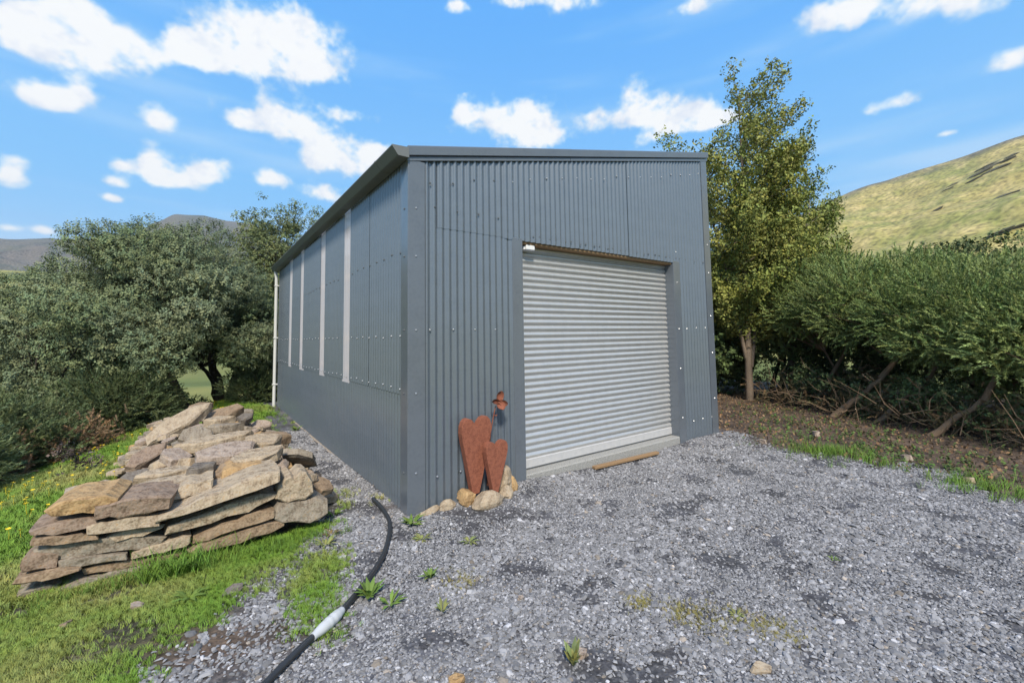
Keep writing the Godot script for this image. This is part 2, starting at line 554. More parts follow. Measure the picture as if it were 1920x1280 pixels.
func hill(called: String, label: String, stops: Array, near: float, far: float, low: float, bumps: float, colour: Callable, power: float, steps := 70, ribs := []) -> void:
	var v := PackedVector3Array()
	var c := PackedColorArray()
	var nr := PackedVector3Array()
	var idx := PackedInt32Array()
	var a0: float = stops[0][0]
	var a1: float = stops[-1][0]
	var na := int((a1 - a0) * 4.0)
	var nz := noise_of(called.hash() % 1000, 0.006, FastNoiseLite.TYPE_SIMPLEX_SMOOTH, 5)
	for i in na + 1:
		var az := lerpf(a0, a1, i / float(na))
		var top := tan(deg_to_rad(prof(stops, az))) * far
		for j in steps + 1:
			var t := j / float(steps)
			var d := lerpf(near, far * 1.25, t)
			var x := -1.54 + sin(deg_to_rad(az)) * d
			var z := 3.75 - cos(deg_to_rad(az)) * d
			var s := clampf((d - near) / (far - near), 0, 1)
			var yy := lerpf(low, top, pow(s, power))
			if d > far: yy = top - (d - far) * 0.35
			var nn := nz.get_noise_2d(x, z)
			yy += nn * bumps * smooth(0.0, 0.2, s) * (1.0 - 0.85 * smooth(0.75, 1.0, s))
			v.append(Vector3(x, yy, z))
			c.append(colour.call(x, yy, z, s, nz))
	for i in na + 1:
		for j in steps + 1:
			var b := v[mini(i + 1, na) * (steps + 1) + j] - v[maxi(i - 1, 0) * (steps + 1) + j]
			var e := v[i * (steps + 1) + mini(j + 1, steps)] - v[i * (steps + 1) + maxi(j - 1, 0)]
			var n := e.cross(b).normalized()
			nr.append(n if n.y > 0 else -n)
	for i in na:
		for j in steps:
			var a := i * (steps + 1) + j
			idx.append_array(PackedInt32Array([a, a + 1, a + steps + 2, a, a + steps + 2, a + steps + 1]))
	var o := part(called, arr_mesh(v, nr, idx, c), M.hill, self)
	tag(o, label, "", "", "structure")
	# bare rock ribs breaking through the turf: azimuth, elevation, half length, half height
	for q in ribs:
		var i := clampi(int((q[0] - a0) / (a1 - a0) * na), 0, na)
		for j in steps:
			var p := v[i * (steps + 1) + j]
			if rad_to_deg(atan2(p.y - 1.55, Vector2(p.x + 1.54, p.z - 3.75).length())) > q[1]:
				var r := part("rock_rib", boulder(int(q[0] * 10), Vector3(q[2], q[3], q[2] * 0.5), 12), M.rib, o)
				r.position = p - Vector3(0, q[3] * 0.35, 0)
				var run := Vector3(0.1, 0.42 + rng.randf_range(-0.12, 0.12), 0.9).normalized()
				var side := run.cross(Vector3.UP).normalized()
				r.basis = Basis(run, side.cross(run), side)
				break

const RIBS := [[84.4, 14.30, 8.2, 1.4], [84.0, 13.96, 7.2, 1.3], [83.5, 13.52, 7.2, 1.2], [83.1, 13.07, 5.5, 0.9], [85.1, 14.23, 6.5, 1.0], [84.6, 13.76, 7.2, 1.2], [84.8, 11.39, 6.5, 1.5], [81.9, 13.03, 3.6, 0.7], [81.5, 12.71, 3.6, 0.6], [85.7, 14.48, 4.6, 0.7], [80.7, 11.08, 4.6, 0.7], [84.2, 8.21, 7.2, 0.6], [85.3, 8.38, 6.5, 0.6]]
func make_hills() -> void:
	var straw := func(x: float, y: float, z: float, s: float, nz: FastNoiseLite) -> Color:
		var n := nz.get_noise_2d(x * 3.0 + y * 3.0, z * 3.0)
		var n2 := nz.get_noise_2d(x * 0.8, z * 0.8 + 300.0)
		var n3 := nz.get_noise_2d(x * 9.0, z * 9.0 + y * 5.0)
		var c := Color(0.50, 0.41, 0.13).lerp(Color(0.33, 0.335, 0.08), clampf(0.42 + n * 1.3 + n2, 0, 1))
		c = c.lerp(Color(0.58, 0.45, 0.19), clampf(n3 * 1.6, 0, 0.7))
		c = c.lerp(Color(0.16, 0.14, 0.11), smooth(0.93, 1.0, s + n * 0.06) * 0.8)
		return c * (1.0 + n3 * 0.35)
	hill("hillside", "sunlit straw coloured hillside rising behind the hedge", [[50, 5.0], [60, 9.0], [68, 12.4], [76.2, 14.86], [81, 15.5], [86.3, 16.3], [95, 17.8], [108, 19.0], [125, 16.0], [150, 9.0]], 150.0, 560.0, -6.0, 13.0, straw, 1.15, 90, RIBS)
	var moor := func(x: float, y: float, z: float, s: float, nz: FastNoiseLite) -> Color:
		var n := nz.get_noise_2d(x * 1.2, z * 1.2 + y * 2.0)
		var n3 := nz.get_noise_2d(x * 4.0, z * 4.0)
		var c := Color(0.15, 0.15, 0.105).lerp(Color(0.20, 0.175, 0.14), clampf(0.5 + n * 1.6, 0, 1))
		return c.lerp(Color(0.09, 0.095, 0.08), clampf(n3 * 2.0, 0, 0.8))
	hill("moorland_hill", "dark heather covered hill with a flat top far behind the trees", [[-70, 5.5], [-40, 7.6], [-20, 8.8], [-14.2, 9.1], [-11.2, 9.6], [-6, 10.0], [-4.2, 12.0], [-2.4, 13.2], [0.0, 13.5], [2.2, 13.2], [4.9, 13.1], [6.5, 12.0], [12, 9.0], [30, 8.0], [50, 7.5]], 620.0, 1500.0, 4.0, 30.0, moor, 1.0)
	var pasture := func(x: float, y: float, z: float, s: float, nz: FastNoiseLite) -> Color:
		var n := nz.get_noise_2d(x * 2.0, z * 2.0)
		var n2 := nz.get_noise_2d(x * 6.0 + 50.0, z * 6.0)
		var c := Color(0.16, 0.20, 0.035).lerp(Color(0.38, 0.35, 0.09), clampf(0.4 + n * 1.8, 0, 1))
		return c.lerp(Color(0.05, 0.075, 0.03), smooth(0.15, 0.4, n2) * 0.7)
	hill("pasture_slope", "green and yellow pasture slope across the valley", [[-80, 4.0], [-30, 5.6], [-14.2, 6.5], [-8, 6.7], [6, 6.0], [30, 5.2], [50, 5.0], [70, 5.0]], 120.0, 520.0, -9.0, 8.0, pasture, 1.1)

# ---------------------------------------------------------------- shed
const WID := 5.03
const LEN := 8.0
const HL := 3.19
const HR := 4.33
const JOINT := 1.03
const HEAD := 2.60
const PITCH := 0.076

func roofline(x: float) -> float:
	return HL + (HR - HL) * x / WID

# corrugated sheet standing on a wall: along = unit direction, out = outward normal; from s0 to s1 along, heights as callables
func corrugated(origin: Vector3, along: Vector3, out: Vector3, s0: float, s1: float, low: Callable, high: Callable, lift: float, amp := 0.0112, skew := 0.0) -> ArrayMesh:
	var v := PackedVector3Array()
	var n := PackedVector3Array()
	var idx := PackedInt32Array()
	var cols := int(ceil((s1 - s0) / PITCH * 10.0))
	for i in cols + 1:
		var s := lerpf(s0, s1, i / float(cols))
		var ph := TAU * s / PITCH
		var p := origin + along * s + out * (lift + amp * sin(ph) + skew * (s - s0))
		var nn := (out - along * (amp * TAU / PITCH * cos(ph))).normalized()
		var y0: float = low.call(s)
		var y1: float = high.call(s)
		v.append(Vector3(p.x, y0, p.z) - out * 0.003); n.append(nn)
		v.append(Vector3(p.x, y0, p.z)); n.append(nn)
		v.append(Vector3(p.x, y1, p.z)); n.append(nn)
	var flip := along.cross(Vector3.UP).dot(out) > 0
	for i in cols:
		for k in 2:
			var a := i * 3 + k
			if flip: idx.append_array(PackedInt32Array([a, a + 1, a + 4, a, a + 4, a + 3]))
			else: idx.append_array(PackedInt32Array([a, a + 4, a + 1, a, a + 3, a + 4]))
	return arr_mesh(v, n, idx)

func screw_head(st: SurfaceTool, p: Vector3, out: Vector3, r := 0.0065) -> void:
	var side := Vector3.UP.cross(out).normalized()
	var rings := []
	for k in 3:
		var rr: float = [r * 1.5, r * 1.5, r * 0.75][k]
		var ring := []
		for i in 6:
			var a := TAU * i / 6.0
			ring.append(p + out * [0.0, 0.003, 0.009][k] + (side * cos(a) + Vector3.UP * sin(a)) * rr)
		rings.append(ring)
	loft(st, rings)

func make_shed() -> void:
	var shed := thing("metal_shed", "slate grey corrugated metal shed with roller door and sloping roof", "shed")
	var F := Vector3(0, 0, 1)
	var X := Vector3(1, 0, 0)
	var Z := Vector3(0, 0, -1)
	var LEFT := Vector3(-1, 0, 0)
	var fl := func(h: float): return func(_s: float): return h
	var rl := func(s: float): return roofline(s)
	var lips := 0.002
	# front sheets
	var st := begin()
	st.append_from(corrugated(Vector3.ZERO, X, F, 0.06, 1.20, fl.call(-0.06), fl.call(HEAD + 0.06), lips), 0, Transform3D())
	st.append_from(corrugated(Vector3.ZERO, X, F, 0.06, 0.300, fl.call(HEAD + 0.06), rl, lips), 0, Transform3D())
	part("front_sheet", st.commit(), M.sheet, shed)
	for a in [[0.285, 1.14, HEAD, 0.0045], [1.06, 2.10, HEAD - 0.012, 0.009], [2.045, 3.11, HEAD - 0.006, 0.0055], [3.07, 4.11, HEAD - 0.012, 0.0095], [4.07, 4.98, -0.06, 0.004]]:
		part("front_sheet", corrugated(Vector3.ZERO, X, F, a[0], a[1], fl.call(a[2]), rl, a[3] + lips, 0.0112, -0.002), M.sheet, shed)
	# side sheets: low course, upper course with four clear strips between
	for k in 8:
		var a := 0.06 + k * 0.985
		part("side_sheet", corrugated(Vector3.ZERO, Z, LEFT, a, minf(a + 1.04, LEN - 0.03), fl.call(-0.03), fl.call(JOINT + 0.1), 0.002 + 0.003 * (k % 2)), M.sheet, shed)
	var strips := [[1.85, 2.21], [3.20, 3.55], [4.85, 5.22], [6.09, 6.46]]
	var from := 0.06
	var ends := []
	for s in strips:
		ends.append([from, s[0] + 0.03]); from = s[1] - 0.03
	ends.append([from, LEN - 0.03])
	for e in ends:
		var k := 0
		var a: float = e[0]
		while a < e[1] - 0.02:
			var b := minf(a + 1.02, e[1])
			if e[1] - b < 0.25: b = e[1]
			part("side_sheet", corrugated(Vector3.ZERO, Z, LEFT, a, b + (0.0 if b == e[1] else 0.05), fl.call(JOINT), fl.call(HL + 0.02), 0.013 + 0.003 * (k % 2)), M.sheet, shed)
			a = b; k += 1
	for s in strips:
		var o := part("clear_strip", corrugated(Vector3.ZERO, Z, LEFT, s[0], s[1], fl.call(JOINT - 0.03), fl.call(HL + 0.02), 0.0095), M.clear, shed)
		tag(o, "translucent corrugated light strip in the side wall", "")
	# far walls and roof, closed
	part("rear_sheet", corrugated(Vector3(0, 0, -LEN), X, -F, 0.0, WID, fl.call(-0.3), rl, 0.0), M.sheet, shed)
	part("side_sheet", corrugated(Vector3(WID, 0, 0), Z, X, 0.0, LEN, fl.call(-0.3), fl.call(HR), 0.0), M.sheet, shed)
	var rs := begin()
	var sl := (Vector3(WID, HR, 0) - Vector3(0, HL, 0)).normalized()
	var nrm := Vector3(-sl.y, sl.x, 0)
	var cols := int((LEN + 0.1) / PITCH * 6)
	rs.set_smooth_group(0)
	var roof_lights := begin()
	roof_lights.set_smooth_group(0)
	for i in cols:
		var q := []
		var at := i * PITCH / 6.0
		var glazed := false
		for s in strips: glazed = glazed or (at > s[0] - 0.4 and at < s[1] + 0.4)
		for j in 2:
			var zz := 0.05 - (i + j) * PITCH / 6.0
			var off := nrm * (0.055 + 0.0085 * sin(TAU * (i + j) / 6.0))
			q.append([Vector3(0, HL, zz) - sl * 0.10 + off, Vector3(WID, HR, zz) + sl * 0.05 + off])
		quad(roof_lights if glazed else rs, q[0][0], q[1][0], q[1][1], q[0][1])
	var roof := part("roof", done(rs), M.sheet, shed)
	part("roof_lights", done(roof_lights), M.clear, roof)
	# corner flashings, folded over two faces
	for c in [[0.0, -1.0], [WID, 1.0]]:
		var x: float = c[0]
		var s: float = c[1]
		var t := 0.024
		var top := roofline(x) + 0.01
		st = begin()
		var pr := [Vector2(x - s * 0.143, 0.018), Vector2(x - s * 0.143, 0.0175 + 0.006), Vector2(x + s * (t - 0.004), t), Vector2(x + s * t, t - 0.004), Vector2(x + s * t, -0.143), Vector2(x + s * (t - 0.006), -0.143), Vector2(x + s * (t - 0.006), t - 0.01)]
		var r0 := []
		var r1 := []
		for p in pr:
			r0.append(Vector3(p.x, -0.09, p.y)); r1.append(Vector3(p.x, top, p.y))
		if s < 0: r0.reverse(); r1.reverse()
		loft(st, [r0, r1])
		part("corner_flashing", done(st), M.trim, shed)
	# gable trim: upper cover and the thin lip below it
	for a in [[-0.035, 2.03, 0.0], [2.03, WID + 0.05, -0.002]]:
		st = begin()
		var rings := []
		for x in [a[0], a[1]]:
			var y := roofline(x)
			var o: float = a[2]
			rings.append([Vector3(x, y + 0.045, 0.02), Vector3(x, y + 0.045, 0.052 + o), Vector3(x, y + 0.125, 0.056 + o), Vector3(x, y + 0.135, 0.050 + o), Vector3(x, y + 0.135, -0.14)])
		rings[0].reverse(); rings[1].reverse()
		loft(st, rings)
		part("verge_trim", done(st), M.trim, shed)
		st = begin()
		rings = []
		for x in [a[0] + 0.003, a[1] - 0.003]:
			var y := roofline(x)
			rings.append([Vector3(x, y - 0.002, 0.016), Vector3(x, y - 0.002, 0.030), Vector3(x, y + 0.034, 0.030), Vector3(x, y + 0.040, 0.016)])
		rings[0].reverse(); rings[1].reverse()
		loft(st, rings)
		part("verge_lip", done(st), M.trim, shed)
	# gutter
	st = begin()
	var gp := [Vector2(-0.028, 3.20), Vector2(-0.130, 3.20), Vector2(-0.138, 3.206), Vector2(-0.190, 3.278), Vector2(-0.190, 3.288), Vector2(-0.176, 3.288), Vector2(-0.028, 3.297)]
	var ga := []
	var gb := []
	for p in gp:
		ga.append(Vector3(p.x, p.y, 0.062)); gb.append(Vector3(p.x, p.y, -LEN - 0.12))
	loft(st, [ga, gb])
	var gut := part("gutter", done(st), M.gutter, shed)
	for z in [-0.42, -1.95, -3.45, -4.6, -5.9, -7.1]:
		st = begin()
		var ja := []
		var jb := []
		for p in gp:
			var q := (p as Vector2 - Vector2(-0.1, 3.25)) * Vector2(1.035, 1.06) + Vector2(-0.1, 3.25)
			ja.append(Vector3(minf(q.x, -0.03), q.y, z + 0.014)); jb.append(Vector3(minf(q.x, -0.03), q.y, z - 0.014))
		loft(st, [ja, jb])
		part("joint_bracket", done(st), M.gutter, gut)
	st = begin()
	tube(st, [Vector3(-0.10, 3.2, -LEN - 0.03), Vector3(-0.075, 3.05, -LEN - 0.03), Vector3(-0.07, 1.6, -LEN - 0.03), Vector3(-0.07, -0.2, -LEN - 0.03)], [0.035, 0.035, 0.035, 0.035], 12)
	var dp := part("downpipe", done(st), M.pipe_white, shed)
	for y in [2.85, 1.6, 0.5]:
		part("pipe_clip", boxmesh(Vector3(-0.115, y - 0.015, -LEN - 0.075), Vector3(-0.0, y + 0.015, -LEN + 0.012), 0.004), M.pipe_white, dp)
	# door frame
	for a in [[1.153, 1.290, -1.0], [4.045, 4.195, 1.0]]:
		var inner: float = a[1] if a[2] < 0 else a[0]
		st = begin()
		cbox(st, Vector3(a[0], -0.02, 0.0125), Vector3(a[1], HEAD + 0.012, 0.0195), 0.002)
		if a[2] < 0: cbox(st, Vector3(inner - 0.006, -0.02, -0.20), Vector3(inner, HEAD + 0.012, 0.0124), 0.002)
		else: cbox(st, Vector3(inner, -0.02, -0.20), Vector3(inner + 0.006, HEAD + 0.012, 0.0124), 0.002)
		part("door_jamb", done(st), M.trim, shed)
	var lintel := part("lintel", boxmesh(Vector3(1.24, HEAD - 0.038, -0.26), Vector3(4.10, HEAD + 0.16, -0.012), 0.006), M.timber, shed)
	tag(lintel, "brown timber beam over the roller door", "")
	var sensor := begin()
	cbox(sensor, Vector3(1.37, HEAD - 0.095, -0.10), Vector3(1.49, HEAD - 0.040, -0.012), 0.006)
	cbox(sensor, Vector3(1.345, HEAD - 0.092, -0.085), Vector3(1.369, HEAD - 0.055, -0.035), 0.004)
	tag(part("sensor_box", done(sensor), M.white_plastic, shed), "small white box under the lintel", "")
	# roller door
	var door := Node3D.new()
	door.name = "roller_door"
	shed.add_child(door)
	tag(door, "galvanised roller shutter of narrow curved slats", "")
	var slat := begin()
	var half := 0.035
	var px := []
	for k in 15:
		var t := k / 14.0
		var yy := lerpf(-half, half, t)
		var zz: float
		if t < 0.80: zz = 0.016 * sin(PI * pow(t / 0.80, 1.1)) # belly of the slat
		else: zz = -0.007 * sin(PI * (t - 0.80) / 0.20) # rolled hook between two slats
		px.append(Vector2(yy, zz))
	slat.set_smooth_group(0)
	for k in 14:
		quad(slat, Vector3(1.27, px[k].x, px[k].y), Vector3(1.27, px[k + 1].x, px[k + 1].y), Vector3(4.08, px[k + 1].x, px[k + 1].y), Vector3(4.08, px[k].x, px[k].y))
	var slat_mesh := done(slat)
	var y := 0.205 + half
	while y < HEAD + 0.1:
		var o := part("slat", slat_mesh, M.zinc, door)
		o.position = Vector3(0, y, -0.135 + rng.randf_range(-0.0012, 0.0012))
		o.rotation.z = rng.randf_range(-0.0004, 0.0004)
		y += half * 2.0
	part("bottom_bar", boxmesh(Vector3(1.275, 0.108, -0.150), Vector3(4.075, 0.206, -0.118), 0.006), M.bar, door)
	part("rubber_seal", boxmesh(Vector3(1.275, 0.096, -0.145), Vector3(4.075, 0.1085, -0.123), 0.003), M.screw_dark, door)
	# concrete sill and footing
	part("concrete_sill", boxmesh(Vector3(1.20, -0.15, -0.32), Vector3(4.14, 0.092, 0.008), 0.012), M.concrete, shed)
	part("plinth", boxmesh(Vector3(-0.034, -0.2, -LEN + 0.02), Vector3(-0.001, -0.012, -0.15), 0.006), M.plinth, shed)
	part("footing", boxmesh(Vector3(0.035, -0.3, -LEN + 0.02), Vector3(WID - 0.03, 0.022, -0.04), 0.01), M.concrete, shed)
	# timber rails inside, seen through the clear strips
	for h in [1.18, 1.56, 2.36, 3.0]:
		part("rail", boxmesh(Vector3(0.012, h - 0.035, -LEN + 0.05), Vector3(0.075, h + 0.035, -0.06), 0.004), M.girt, shed)
	# screws: too small to pick apart, one set bright, one dark
	var s1 := begin()
	var s2 := begin()
	for k in 20:
		var x := 0.20 + k * 0.2432
		if x < 1.16 or x > 4.2:
			screw_head(s1, Vector3(x, 1.625 + rng.randf_range(-0.012, 0.012), 0.008), F)
			screw_head(s1, Vector3(x + 0.07, 0.27 + rng.randf_range(-0.012, 0.012), 0.008), F)
		screw_head(s1 if x > 1.1 else s2, Vector3(x, roofline(x) - 0.22 + rng.randf_range(-0.02, 0.02), 0.016), F)
		if x < 1.16: screw_head(s2, Vector3(x + 0.05, 2.79 + rng.randf_range(-0.01, 0.01), 0.013), F)
		if x > 1.2: screw_head(s2, Vector3(x + 0.03, HEAD + 0.055 + rng.randf_range(-0.01, 0.01), 0.016), F)
		if x > 1.2 and x < 4.1: screw_head(s2, Vector3(x + 0.12, HEAD + 0.06, 0.016), F)
	for yy in [0.35, 1.05, 1.62, 2.3, 2.75]:
		for x in [0.055, WID - 0.06]:
			screw_head(s1, Vector3(x, yy + (0.2 if x > 1.0 else 0.0), 0.024), F)
		screw_head(s1, Vector3(4.12, yy, 0.0195), F)
		screw_head(s2, Vector3(-0.024, yy, -0.06), LEFT)
	for k in 34:
		var z := -0.16 - k * 0.228
		var in_strip := false
		for s in strips: in_strip = in_strip or (-z > s[0] - 0.02 and -z < s[1] + 0.02)
		if not in_strip:
			screw_head(s1, Vector3(-0.022, 1.56 + rng.randf_range(-0.01, 0.01), z), LEFT)
			screw_head(s2, Vector3(-0.022, 2.36 + rng.randf_range(-0.01, 0.01), z), LEFT)
		screw_head(s1, Vector3(-0.022, JOINT + 0.05 + rng.randf_range(-0.01, 0.01), z), LEFT)
	tag(part("screws", done(s1), M.screw, shed), "", "", "", "stuff")
	tag(part("dark_screws", done(s2), M.screw_dark, shed), "", "", "", "stuff")

# ---------------------------------------------------------------- rusty hearts and their rocks
func heart_mesh(w: float, h: float, depth: float, lean: float) -> ArrayMesh:
	var half := [[0.10, 0.0], [0.17, 0.12], [0.26, 0.30], [0.36, 0.50], [0.45, 0.68], [0.50, 0.81], [0.49, 0.90], [0.44, 0.96], [0.36, 0.995], [0.27, 1.0], [0.18, 0.985], [0.09, 0.94], [0.02, 0.885]]
	var outline := []
	for p in half: outline.append(Vector2(-p[0], p[1]))
	for k in half.size(): outline.append(Vector2(half[half.size() - 1 - k][0], half[half.size() - 1 - k][1] + 0.012))
	var st := begin()
	var rings := []
	for k in 4:
		var z: float = [-depth / 2, -depth / 2 + 0.005, depth / 2 - 0.005, depth / 2][k]
		var inset: float = 0.985 if k == 0 or k == 3 else 1.0
		var ring := []
		for p in outline: ring.append(Vector3(p.x * w * inset + lean * (1.0 - p.y), (p.y - 0.5) * h * (1.0 - (1.0 - inset) * 0.5) + 0.5 * h, z))
		rings.append(ring)
	# walls
	var n := outline.size()
	for k in 3:
		for i in n:
			var j := (i + 1) % n
			quad(st, rings[k][i], rings[k + 1][i], rings[k + 1][j], rings[k][j])
	var flat := PackedVector2Array()
	for p in rings[3]: flat.append(Vector2(p.x, p.y))
	var t := Geometry2D.triangulate_polygon(flat)
	for i in t.size() / 3:
		for e in [[3, 1.0], [0, -1.0]]:
			var a: Vector3 = rings[e[0]][t[i * 3]]
			var b: Vector3 = rings[e[0]][t[i * 3 + 1]]
			var c: Vector3 = rings[e[0]][t[i * 3 + 2]]
			if (b - a).cross(c - a).z * e[1] > 0: tri(st, a, c, b)
			else: tri(st, a, b, c)
	st.set_smooth_group(-1)
	return done(st)

func make_sculpture() -> void:
	var s := thing("heart_sculpture", "rusty steel sculpture of two long hearts with a flower against the shed", "sculpture", Vector3(0, 0, 0))
	var big_heart := part("large_heart", heart_mesh(0.325, 0.70, 0.075, 0.0), M.rust, s)
	big_heart.position = Vector3(0.60, 0.085, 0.115)
	big_heart.rotation.z = -0.02
	var small_heart := part("small_heart", heart_mesh(0.245, 0.475, 0.07, -0.0), M.rust, s)
	small_heart.position = Vector3(0.755, 0.085, 0.215)
	small_heart.rotation.z = -0.05
	var st := begin()
	tube(st, [Vector3(0.755, 0.12, 0.10), Vector3(0.775, 0.40, 0.09), Vector3(0.805, 0.62, 0.09), Vector3(0.835, 0.76, 0.095), Vector3(0.86, 0.865, 0.10)], [0.006, 0.006, 0.006, 0.005, 0.005], 7)
	var stem := part("flower_stem", done(st), M.rust, s)
	st = begin()
	tube(st, [Vector3(0.842, 0.775, 0.10), Vector3(0.862, 0.772, 0.11), Vector3(0.868, 0.785, 0.115)], [0.004, 0.007, 0.003], 6)
	part("bud", done(st), M.rust, stem)
	# four cupped petals
	var c := Vector3(0.885, 0.905, 0.115)
	for p in [[Vector3(0.25, 1.0, -0.1), 0.105, 0.075, "rust"], [Vector3(-1.0, 0.10, -0.1), 0.09, 0.05, "rust_dark"], [Vector3(0.85, -0.35, 0.15), 0.085, 0.06, "rust_dark"], [Vector3(0.15, -0.9, 0.45), 0.095, 0.085, "rust"]]:
		st = begin()
		var d: Vector3 = (p[0] as Vector3).normalized()
		var out := Vector3(-0.2, 0.15, 1).normalized()
		out = (out - d * out.dot(d)).normalized()
		var sd := d.cross(out)
		st.set_smooth_group(0)
		for layer in [0.0, -0.004]:
			for i in 6:
				for j in 6:
					var q := []
					for uv in [[i, j], [i + 1, j], [i + 1, j + 1], [i, j + 1]]:
						var u: float = uv[0] / 6.0
						var v: float = uv[1] / 3.0 - 1.0
						var wdt: float = p[2] * 0.5 * sqrt(maxf(0.0, sin(PI * clampf(u * 0.93 + 0.06, 0, 1))))
						q.append(c + d * u * p[1] + sd * v * wdt + out * (0.03 * u * u + 0.022 * v * v + layer))
					quad(st, q[0], q[1], q[2], q[3])
		part("petal", done(st), M[p[3]], s)
	var rocks := [
		["large_rock", Vector3(0.665, 0.055, 0.265), Vector3(0.175, 0.085, 0.10), 0.1, "t", "largest tan rock at the foot of the rusty hearts", 3],
		["rock", Vector3(0.505, 0.06, 0.12), Vector3(0.085, 0.085, 0.09), 0.7, "o", "yellowish rock left of the large rock under the hearts", 4],
		["rock", Vector3(0.335, 0.025, 0.085), Vector3(0.085, 0.05, 0.05), 0.3, "t", "small wedge shaped rock lying alone left of the hearts", 5],
		["rock", Vector3(0.925, 0.135, 0.13), Vector3(0.115, 0.135, 0.075), -0.3, "t", "upright mossy rock right of the small heart", 6],
		["rock", Vector3(0.885, 0.05, 0.235), Vector3(0.075, 0.07, 0.06), 0.9, "t", "small rock wedged between the large rock and the upright rock", 7],
		["rock", Vector3(1.01, 0.08, 0.15), Vector3(0.055, 0.10, 0.05), 0.2, "o", "orange rusty rock leaning at the right end of the sculpture", 8],
		["rock", Vector3(0.175, 0.0, 0.06), Vector3(0.11, 0.045, 0.04), 0.2, "t", "pale flat stone tucked at the shed's near corner", 9]]
	for r in rocks:
		var o := part("rock", boulder(r[6], r[2]), M["stone_" + r[4]], self)
		o.position = r[1]; o.rotation.y = r[3]
		tag(o, r[5], "rock", "rocks around the heart sculpture")

# rounded angular rock by cutting a ball with random planes
func boulder(sd: int, size: Vector3, cuts := 9) -> ArrayMesh:
	var r := RandomNumberGenerator.new()
	r.seed = sd * 77 + 5
	var planes := []
	for k in cuts:
		var d := Vector3(r.randf_range(-1, 1), r.randf_range(-1, 1), r.randf_range(-1, 1)).normalized()
		planes.append([d, r.randf_range(0.62, 0.9)])
	planes.append([Vector3(0, -1, 0), 0.6])
	var st := begin()
	var nu := 18
	var nv := 10
	var pt := func(i: int, j: int) -> Vector3:
		var a := TAU * (i % nu) / nu
		var b := PI * j / nv
		var d := Vector3(sin(b) * cos(a), cos(b), sin(b) * sin(a))
		var l := 1.0
		for p in planes:
			var q: float = d.dot(p[0])
			if q > 0.05: l = minf(l, p[1] / q)
		l *= 1.0 + 0.05 * fine.get_noise_3d(d.x * 20.0 + sd * 9.0, d.y * 20.0, d.z * 20.0)
		return d * l * 1.15 * size
	for j in nv:
		for i in nu:
			st.set_smooth_group(-1)
			quad(st, pt.call(i, j), pt.call(i + 1, j), pt.call(i + 1, j + 1), pt.call(i, j + 1))
	return done(st)

# ---------------------------------------------------------------- stone pile
# slab: front outline given left to right, run back into the pile with broken edges
func slab(xl: float, tl: float, bl: float, xr: float, tr: float, br: float, depth: float, sd: int) -> ArrayMesh:
	var r := RandomNumberGenerator.new()
	r.seed = sd * 131 + 7
	var n := 7
	var topl := []
	var botl := []
	var th := ((tl - bl) + (tr - br)) * 0.5
	for k in n:
		var t := k / float(n - 1)
		var yt := lerpf(tl, tr, t)
		var yb := lerpf(bl, br, t)
		var x := lerpf(xl, xr, t) + (r.randf_range(-0.3, 0.3) * (xr - xl) / n if k > 0 and k < n - 1 else 0.0)
		var pinch := 0.0
		if k == 1 or k == n - 2: pinch = r.randf_range(0.0, 0.10)
		if k == 0 or k == n - 1: pinch = r.randf_range(0.12, 0.42)
		topl.append(Vector2(x + r.randf_range(-0.012, 0.012), yt - (yt - yb) * pinch + r.randf_range(-0.12, 0.08) * th))
		botl.append(Vector2(x + r.randf_range(-0.012, 0.012), yb + (yt - yb) * pinch * r.randf_range(0.2, 1.4) + r.randf_range(-0.06, 0.12) * th))
	var outline := topl.duplicate()
	botl.reverse()
	outline.append_array(botl)
	var mid := Vector2((xl + xr) / 2, (tl + bl + tr + br) / 4)
	var rings := []
	var cuts := [0.0, 0.012, 0.04, depth * 0.5, depth - 0.03, depth]
	var insets := [0.86, 0.96, 1.0, 1.0, 0.97, 0.82]
	var skew := r.randf_range(-0.12, 0.12)
	var lean_x := r.randf_range(-0.10, 0.10)
	var lean_y := r.randf_range(-0.35, 0.15)
	for k in cuts.size():
		var ring := []
		for i in outline.size():
			var p: Vector2 = outline[i]
			var e := p - mid
			e *= Vector2(lerpf(1.0, insets[k], 0.35), insets[k])
			var wob := r.randf_range(-0.006, 0.006)
			ring.append(Vector3(mid.x + e.x + skew * cuts[k] + wob, mid.y + e.y + r.randf_range(-0.006, 0.006), -cuts[k] + lean_x * e.x + lean_y * e.y + r.randf_range(-0.004, 0.004) * (0.0 if k == 0 else 1.0)))
		rings.append(ring)
	var st := begin()
	loft(st, rings)
	return done(st)

